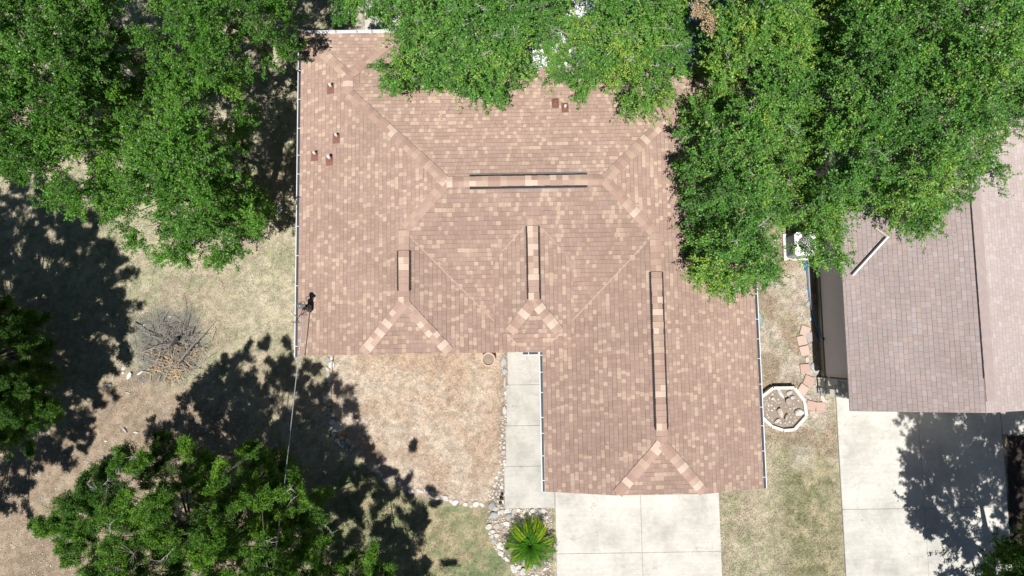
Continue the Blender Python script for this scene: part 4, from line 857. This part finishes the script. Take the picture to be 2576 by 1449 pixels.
def tree(name, label, poly, trunk, ztop, zedge, mat, spacing=35, clump=(.24, .40), ntw=14, nleaf=37, ll=.057, lw=.035, relief=1.0, holes=(), seed=1, edgew=170, tint0=.42, layers=3,
         stray=.0, bare=0, cat='tree', group=None, gapn=.42, spread=.9, up=.35, twmat='twig', tscale=.9, inset=10, laydrop=1.0, low=.96, lowgap=.24, fan=0, zcap=1.2):
    """crown filled with leafy clumps inside a surveyed outline; limbs and boughs reach every clump"""
    r = np.random.default_rng(seed); tx, ty = trunk; zef = zedge if callable(zedge) else (lambda a, b: zedge + 0 * a); zedge = zef(np.array([q[0] for q in poly], float), np.array([q[1] for q in poly], float)).mean()
    root = empty(name, (tx, ty, 0), label, cat, group)
    Cs, Rs, Ts = [], [], []
    for lay in range(layers):
        X_, Y_ = clump_points(poly, spacing * (1 + .3 * lay), r, holes); d = pdist(poly, X_, Y_); k_ = d > inset * (.4 + r.random(len(d))); X_, Y_, d = X_[k_], Y_[k_], d[k_]; f = np.clip(d / edgew, 0, 1)
        nz_ = fbm(X_ * .02, Y_ * .02, tscale * 2.2, seed % 5, 3) - .5
        ze_ = zef(X_, Y_); z = ze_ + (ztop - ze_) * (1 - (1 - f) ** 2) + np.minimum(nz_ * 2.2 * relief + r.normal(0, .16, len(X_)) * relief, zcap)
        gn = fbm(X_ * .02 + 9, Y_ * .02, tscale, (seed + 2) % 5, 2)
        keep = (gn > gapn) | ((lay > 0) & (r.random(len(X_)) < .35)) if lay < 2 else ((r.random(len(X_)) < low) & (gn > lowgap))
        z = z - lay * laydrop * (.70 + .35 * r.random(len(X_))); z = np.maximum(z, 1.5)
        X_, Y_, z, gn, f = X_[keep], Y_[keep], z[keep], gn[keep], f[keep]
        x, y = G(X_, Y_, z); Cs.append(np.stack([x, y, z], -1)); Rs.append(r.uniform(*clump, len(x)) * (1 + .2 * lay) * (.75 + .35 * np.clip(f * 3, 0, 1)))
        tn = fbm(x, y, 1.1, (seed + 4) % 5, 3); Ts.append(tint0 + (tn - .5) * .9 + r.normal(0, .06, len(x)))
    C = np.concatenate(Cs); Rr = np.concatenate(Rs); T_ = np.concatenate(Ts)
    if fan:     # every tuft is a drooping fan of smaller tufts
        a_ = r.uniform(0, 2 * math.pi, len(C)); dv = np.stack([np.cos(a_), np.sin(a_), np.full(len(C), -.35)], -1)
        C = np.concatenate([C + dv * (Rr * k * .75)[:, None] for k in range(fan)]); T_ = np.concatenate([T_ + .05 - .03 * k for k in range(fan)]); Rr = np.concatenate([Rr * (.9 - .14 * k) for k in range(fan)])
    cen_ = np.array([tx * .5 + C[:, 0].mean() * .5, ty * .5 + C[:, 1].mean() * .5, zedge - .6]); outd = unit((C - cen_) * np.array([1, 1, .8]))
    q, tt, tw = sprays(C, Rr, outd, T_, r, ntw, nleaf, ll, lw, up, spread, stray)
    # boughs: from limb nodes to clumps
    k = max(4, len(C) // 14); idx = r.choice(len(C), k, replace=False); nodes = C[idx] - np.array([0, 0, .55]) - outd[idx] * .25
    dd = ((C[:, None, :] - nodes[None]) ** 2).sum(-1); near = dd.argmin(1)
    ok_ = dd.min(1) < .75 ** 2; tw2 = prisms(nodes[near][ok_], C[ok_] - np.array([0, 0, .08]), np.full(ok_.sum(), .007), np.full(ok_.sum(), .003))
    crown = link('crown', quads_mesh('crown', q - np.array([tx, ty, 0]), tt, mat, np.concatenate([tw, tw2]) - np.array([tx, ty, 0]), M[twmat]), root)
    mb = MB(); fork = Vector((tx, ty, max(1.6, zedge * .42))); rt_ = min(.21, .10 + .018 * math.sqrt(len(C)))
    lean = Vector((r.uniform(-.15, .15), r.uniform(-.15, .15), 0))
    mb.tube([(tx, ty, -.1), (tx, ty, .15), (tx + lean.x * .5, ty + lean.y * .5, fork.z * .5), tuple(fork + lean)], [rt_ * 1.5, rt_ * 1.1, rt_ * .95, rt_ * .8], 12)
    # main limbs to a handful of sector nodes, secondary limbs to all nodes
    ang = np.arctan2(nodes[:, 1] - ty, nodes[:, 0] - tx); sec = ((ang + math.pi) / (2 * math.pi) * 6).astype(int) % 6
    for s_ in range(6):
        g = np.where(sec == s_)[0]
        if not len(g): continue
        hub = nodes[g].mean(0) * .55 + np.array([tx, ty, fork.z]) * .45; hub[2] -= .1; hub = Vector(hub); f0 = fork + lean
        mid = (f0 + hub) / 2 + Vector((r.uniform(-.2, .2), r.uniform(-.2, .2), .25)); mb.tube([f0 - Vector((0, 0, .15)), mid, hub], [rt_ * .55, rt_ * .42, rt_ * .3], 8)
        for i in g:
            e_ = Vector(nodes[i]); m_ = (hub + e_) / 2 + Vector((r.uniform(-.15, .15), r.uniform(-.15, .15), r.uniform(-.35, 0))); mb.tube([hub, m_, e_], [rt_ * .2, .022, .008], 5)
    child(mb, 'trunk', [M['bark']], root, True)
    if bare:        # dead grey branchlets poking through the leaves
        ch = r.choice(len(C), min(bare, 60), replace=False)
        for i in ch:
            mb = MB(); p = Vector(C[i]) + Vector((0, 0, Rr[i] * .5)); a = r.uniform(0, 6.28); L_ = r.uniform(.2, .55); pts = [p]; aa = a; el = .35
            for k in range(5):
                aa += r.uniform(-.35, .35); el += r.uniform(-.25, .2); pts.append(pts[-1] + Vector((math.cos(aa), math.sin(aa), el)) * L_ / 5)
            mb.tube(pts, [.010, .008, .007, .005, .004, .002], 5)
            for _ in range(7):
                k = int(r.integers(1, 5)); b = pts[k]; a2 = aa + r.choice([-1, 1]) * r.uniform(.4, 1.2); e = b + Vector((math.cos(a2), math.sin(a2), r.uniform(-.1, .5))) * r.uniform(.06, .2); m = (b + e) / 2 + Vector((r.uniform(-.02, .02), r.uniform(-.02, .02), .01)); mb.tube([b, m, e], [.005, .0035, .0015], 4)
            child(mb, 'dead_branch', [M['deadwood']], root)
    return root
# the oaks on the left
tree('oak_tree', 'bright green oak at the far top left corner, cut by the frame', [(-220, -200), (340, -200), (350, -20), (320, 120), (300, 260), (260, 380), (270, 470), (235, 535), (175, 535), (120, 525), (70, 490), (45, 445), (0, 430), (-220, 420)],
     (-10.6, 6.3), 6.4, 4.2, M['oak'], seed=11, holes=[(190, 435, 40), (345, 30, 60), (120, 190, 30), (215, 400, 36), (60, 300, 24)], group='oaks left of the house')
tree('oak_tree', 'broad green oak nearest the open grass on the left', [(270, 250), (380, 200), (520, 190), (620, 200), (640, 300), (615, 380), (640, 425), (632, 468), (680, 485), (690, 545), (678, 590), (625, 612), (600, 650), (560, 668), (500, 655), (440, 655), (372, 668), (345, 655), (330, 612), (300, 598), (290, 560), (240, 540), (235, 440)],
     (-7.9, 4.7), 6.2, 3.2, M['oak'], seed=12, holes=[(545, 265, 40), (515, 290, 30), (385, 515, 26), (610, 400, 24), (480, 480, 20), (620, 240, 24)], group='oaks left of the house')
tree('oak_tree', 'green oak overhanging the top left corner of the brown roof', [(330, -200), (750, -200), (752, 0), (745, 50), (762, 95), (772, 140), (748, 158), (715, 155), (690, 175), (640, 160), (630, 195), (520, 210), (380, 215), (320, 260), (330, 60)],
     (-8.0, 9.8), 6.4, 4.0, M['oak'], seed=13, holes=[(350, 25, 50), (700, 60, 22), (650, 130, 30), (600, 30, 24), (480, 110, 22)], group='oaks left of the house')
# behind the house
tree('oak_tree', 'small dark oak sprig tree above the roof corner gutter', [(800, -120), (805, 10), (830, 45), (850, 68), (880, 62), (905, 30), (925, 0), (935, -120)], (-4.4, 12.6), 5.0, 3.6, M['oak2'], seed=14, spacing=34, clump=(.18, .30), group='oaks behind the house')
tree('oak_tree', 'grey green oak drooping over the middle of the roof behind', [(930, -200), (925, 20), (950, 55), (1010, 80), (985, 112), (942, 140), (943, 185), (985, 232), (1040, 205), (1110, 222), (1190, 240), (1250, 275), (1305, 300), (1332, 255), (1340, 200), (1352, 190), (1372, 150), (1400, 60), (1420, -200)],
     (-.9, 11.2), 6.4, 4.0, M['oak2'], seed=15, stray=.10, bare=30, holes=[(1357, 165, 34), (1320, 125, 22), (1050, 195, 16), (1330, 220, 14)], tint0=.50, group='oaks behind the house')
tree('oak_tree', 'yellow tipped oak over the roof between the blue patio roof and the right oak', [(1410, -200), (1400, 60), (1375, 140), (1372, 215), (1400, 245), (1480, 238), (1555, 258), (1600, 305), (1650, 285), (1700, 272), (1722, 220), (1735, 150), (1745, 60), (1760, -200)],
     (3.4, 11.0), 6.2, 4.2, M['oak2'], seed=16, stray=.16, bare=30, holes=[(1468, 12, 42), (1500, 5, 34), (1575, 45, 22), (1600, 90, 22), (1745, 90, 42), (1770, 40, 44), (1655, 190, 14), (1720, 50, 14)], tint0=.55, group='oaks behind the house')
# right of the house
tree('oak_tree', 'large oak in the gap between the two houses, hanging over both eaves', [(1770, -200), (1760, 130), (1722, 220), (1712, 290), (1692, 330), (1702, 420), (1690, 470), (1742, 560), (1712, 600), (1732, 640), (1718, 700), (1760, 728), (1850, 742), (1900, 722), (1955, 722), (1975, 650), (1962, 590), (2010, 545), (2050, 440), (2065, 350), (2085, 200), (2120, -200)],
     (6.95 + .8, 6.6), 6.6, 4.1, M['oak2'], seed=17, stray=.16, bare=60, holes=[(1850, 110, 14), (1990, 330, 14), (1800, 190, 14), (1995, 612, 62)], tint0=.50, group='oaks right of the house')
tree('oak_tree', 'wide oak spreading over the mauve roof at the top right', [(2060, -200), (2035, 200), (2020, 370), (2005, 420), (1990, 560), (2000, 650), (2058, 668), (2108, 690), (2150, 640), (2160, 590), (2140, 545), (2200, 548), (2262, 572), (2332, 600), (2370, 540), (2420, 512), (2490, 500), (2520, 425), (2488, 392), (2540, 368), (2600, 300), (2750, 260), (2750, -200)],
     (11.2, 8.2), 7.0, 4.4, M['oak2'], seed=18, stray=.17, bare=80, holes=[(2080, 235, 36), (2085, 405, 34), (1985, 610, 48), (2310, 60, 30), (2380, 150, 34), (2430, 20, 34), (2400, 60, 30), (2500, 60, 28)], tint0=.50, group='oaks right of the house')
tr_ = [o for o in bpy.data.objects if o.name == 'oak_tree.005'][0]; r_ = np.random.default_rng(77)
dx_, dy_ = G(r_.normal(1768, 9, 9), r_.normal(32, 22, 9), 6.1); dC = np.stack([dx_, dy_, np.full(9, 6.1) + r_.uniform(-.1, .3, 9)], -1)
q_, t_, w_ = sprays(dC, np.full(9, .16), unit(dC - np.array([5, 10, 3.])), np.full(9, .5), r_, 9, 14, .06, .034)
off_ = np.array(tr_.location); link('dead_foliage', quads_mesh('dead_foliage', q_ - off_, t_, M['straw'], w_ - off_, M['twig']), tr_)
# cedars
CK = dict(mat=M['cedar'], spacing=38, clump=(.15, .30), ntw=15, nleaf=46, ll=.056, lw=.015, relief=2.0, gapn=.49, fan=3, spread=.65, up=.75, tscale=.42, twmat='twig', layers=4, edgew=620, inset=14, zcap=.45, laydrop=1.1, low=1.0, lowgap=.05)
tree('cedar_tree', 'dark feathery cedar at the left edge of the frame beside its shadow', [(-560, 560), (-300, 560), (0, 745), (30, 745), (62, 780), (100, 792), (130, 825), (148, 900), (162, 1000), (158, 1055), (135, 1062), (100, 1120), (40, 1145), (0, 1160), (-150, 1300), (-150, 1500), (-380, 1560), (-560, 1300)], (-15.2, -.6), 6.9,
     lambda a, b: np.clip(6.8 - (a + 350) / 90, 2.5, 6.8), seed=21, bare=20, cat='tree', group='cedars left of the garden bed', tint0=.42, **{**CK, 'relief': .9, 'edgew': 650})
def ce_edge(a, b):      # tall leaders on the left and along the bottom, low skirts towards the house
    return np.clip(5.8 - np.clip((a - 380) / 130, 0, 2.6) + np.clip((b - 1360) / 110, 0, 2.2), 2.8, 6.6)
tree('cedar_tree', 'large bright cedar filling the bottom left with grey dead twigs', [(85, 1325), (112, 1280), (138, 1290), (150, 1235), (205, 1190), (300, 1152), (335, 1115), (420, 1088), (475, 1112), (600, 1118), (700, 1150), (790, 1180), (822, 1260), (835, 1449), (830, 1660), (150, 1660), (215, 1445), (160, 1400), (122, 1372)],
     (-7.6, -5.2), 7.0, ce_edge, seed=22, bare=60, group='cedars left of the garden bed', tint0=.45, **CK)
tree('cedar_tree', 'blue green cedar rising from the bottom edge beside the lawn', [(832, 1800), (834, 1440), (870, 1400), (930, 1388), (985, 1410), (1020, 1455), (1050, 1800)], (-3.4, -8.2), 4.9, 4.1, seed=23, bare=12, group='cedars left of the garden bed', tint0=.42, **CK)
CK2 = dict(CK); CK2.update(relief=.8, gapn=.50, low=.5, spacing=42, ll=.08, lw=.04, laydrop=.8, fan=0, edgew=700, clump=(.3, .5), tscale=.5)
tree('cedar_tree', 'dark tree at the bottom right corner shading the neighbour drive', [(2470, 1470), (2482, 1405), (2535, 1362), (2590, 1325), (2660, 1290), (2900, 1250), (3050, 1400), (3080, 1700), (2950, 1880), (2650, 1850), (2520, 1680)],
     (14.4, -7.8), 8.2, lambda a, b: np.clip(3.2 + (a - 2465) / 150 - np.clip((b - 1500) / 260, 0, 1.2), 2.6, 7.5), seed=24, bare=10, group=None, tint0=.35, **CK2)

# cycad beside the drive
def cycad(cx, cy):
    root = empty('cycad_palm', (cx, cy, 0), 'glossy green and yellow cycad palm in the rock bed beside the drive', 'palm')
    r = np.random.default_rng(5); mb = MB(); mb.lathe((cx, cy, 0), [(.12, 0), (.14, .12), (.10, .24), (.03, .27), (.001, .28)], 14); child(mb, 'trunk', [M['bark']], root)
    nf = 96
    for i in range(nf):
        lvl = i / nf; a = i * 2.39996 + r.uniform(-.3, .3); L_ = (.68 + .36 * (1 - lvl)) * r.uniform(.82, 1.12) * (.62 if lvl > .7 else 1); e0 = .28 + lvl * 1.2 + r.uniform(-.1, .15)
        pts = []; p = np.array([cx + math.cos(a) * .03, cy + math.sin(a) * .03, .27]); el = e0; aa = a; bend = r.uniform(-.05, .05)
        for k in range(13): pts.append(p.copy()); p = p + np.array([math.cos(aa) * math.cos(el), math.sin(aa) * math.cos(el), math.sin(el)]) * (L_ / 12); el -= .12 + .04 * (1 - lvl); aa += bend
        pts = np.array(pts); V = []; tn = []
        yel = r.uniform(.6, 1.0) if (lvl < .62 and r.random() < .58) else 0.0
        for k in range(30):
            t = (k + .5) / 30 * 12; j = int(t); f = t - j; c = pts[j] * (1 - f) + pts[min(j + 1, 12)] * f; dr = unit(pts[min(j + 1, 12)] - pts[max(j, 0)] + 1e-6); S_ = unit(np.cross(dr, np.array([0, 0, 1.]))); wl = .105 * math.sin(math.pi * min(1, (k + 4) / 34)) ** .5 * r.uniform(.85, 1.1)
            for sg in (-1, 1):
                ld = unit(S_ * sg + dr * .7 + np.array([0, 0, .35])); hw = dr * .0105; V.append([c - hw, c + ld * wl * .5 - hw * 1.1, c + ld * wl, c + ld * wl * .5 + hw * 1.1]); tn.append(.28 + .58 * yel + .10 * r.normal())
        me_ = quads_mesh('frond', np.array(V) - np.array([cx, cy, 0]), np.array(tn), M['palm'], prisms(pts[:-1], pts[1:], np.full(12, .006), np.full(12, .005)) - np.array([cx, cy, 0]), M['palm']); link('frond', me_, root)
    return root
x, y = [float(q) for q in G(1334, 1374, .45)]; cycad(x, y)

# solar path lights
def lamp(x, y, lb):
    root = empty('path_light', (x, y, 0), lb, 'path light', 'black path lights by the walk')
    mb = MB(); mb.tube([(x, y, 0), (x, y, .22)], .011, 8); child(mb, 'stake', [M['black']], root)
    mb = MB(); mb.lathe((x, y, 0), [(.03, .16), (.035, .22), (.052, .225), (.055, .24), (.03, .262), (.001, .265)], 20); child(mb, 'cap', [M['black']], root, True)
for px, py, lb in [(1262, 1253, 'black round path light in the white stones at the corner of the walk'), (1259, 1263, 'second black path light just below and touching the first'), (1276, 1379, 'grey black path light tucked against the left of the cycad')]:
    x, y = [float(q) for q in G(px, py, .2)]; lamp(x, y, lb)

# brush pile
bp = GV(430, 885, 0); br = empty('brush_pile', (bp.x, bp.y, 0), 'pile of dead branches and orange dry fronds on grey ash', 'brush pile')
mb = MB(); r = np.random.default_rng(9)
def stick(mb, p, a, L_, rad, el=0.1, fork=3, mi=0):
    d = Vector((math.cos(a), math.sin(a), el)); m = p + d * L_ * .5 + Vector((r.uniform(-.06, .06), r.uniform(-.06, .06), .02)); e = p + d * L_
    mb.tube([p, m, e], [rad, rad * .75, rad * .25], 6, mi)
    for _ in range(fork):
        t = r.uniform(.3, .9); b = p + (e - p) * t; a2 = a + r.choice([-1, 1]) * r.uniform(.3, .9); e2 = b + Vector((math.cos(a2), math.sin(a2), r.uniform(-.05, .25))) * L_ * r.uniform(.15, .35); mb.tube([b, e2], [rad * .4, rad * .12], 5, mi)
for i in range(170):
    p = GV(r.normal(428, 30), r.normal(872, 30), r.uniform(.03, .28)); stick(mb, p, r.uniform(0, 6.28), r.uniform(.2, .8), r.uniform(.004, .012), r.uniform(-.05, .15), 4)
for (x0, y0_), (x1, y1_), rad, z in [((335, 812), (372, 838), .022, .1), ((438, 925), (532, 815), .016, .45), ((380, 905), (505, 940), .018, .35), ((352, 888), (430, 860), .016, .15), ((360, 835), (432, 870), .02, .2), ((478, 855), (498, 838), .02, .2), ((500, 920), (548, 885), .008, .2), ((318, 868), (335, 893), .009, .05)]:
    a = GV(x0, y0_, z); b = GV(x1, y1_, z * .8); mb.tube([a, (a + b) / 2 + Vector((.02, .03, .03)), b], [rad, rad * .9, rad * .35], 7)
child(mb, 'branches', [M['pile']], br)
mb = MB(); a = GV(432, 868, .25); b = GV(448, 848, .32); mb.tube([a, b], [.06, .055], 9); a = GV(476, 845, .2); b = GV(480, 830, .25); mb.tube([a, b], [.03, .02], 7); child(mb, 'charred_log', [M['char']], br)
mb = MB()
for i in range(150):
    cx_, cy_ = (r.normal(420, 26), r.normal(925, 16)) if i % 3 else (r.normal(450, 32), r.normal(890, 16)); p = GV(cx_, cy_, r.uniform(.03, .16)); a = r.uniform(0, 6.28); L_ = r.uniform(.12, .42)
    mb.bar(p, p + Vector((math.cos(a), math.sin(a), r.uniform(-.05, .25))) * L_, r.uniform(.008, .026), .004)
child(mb, 'dry_fronds', [M['straw']], br)
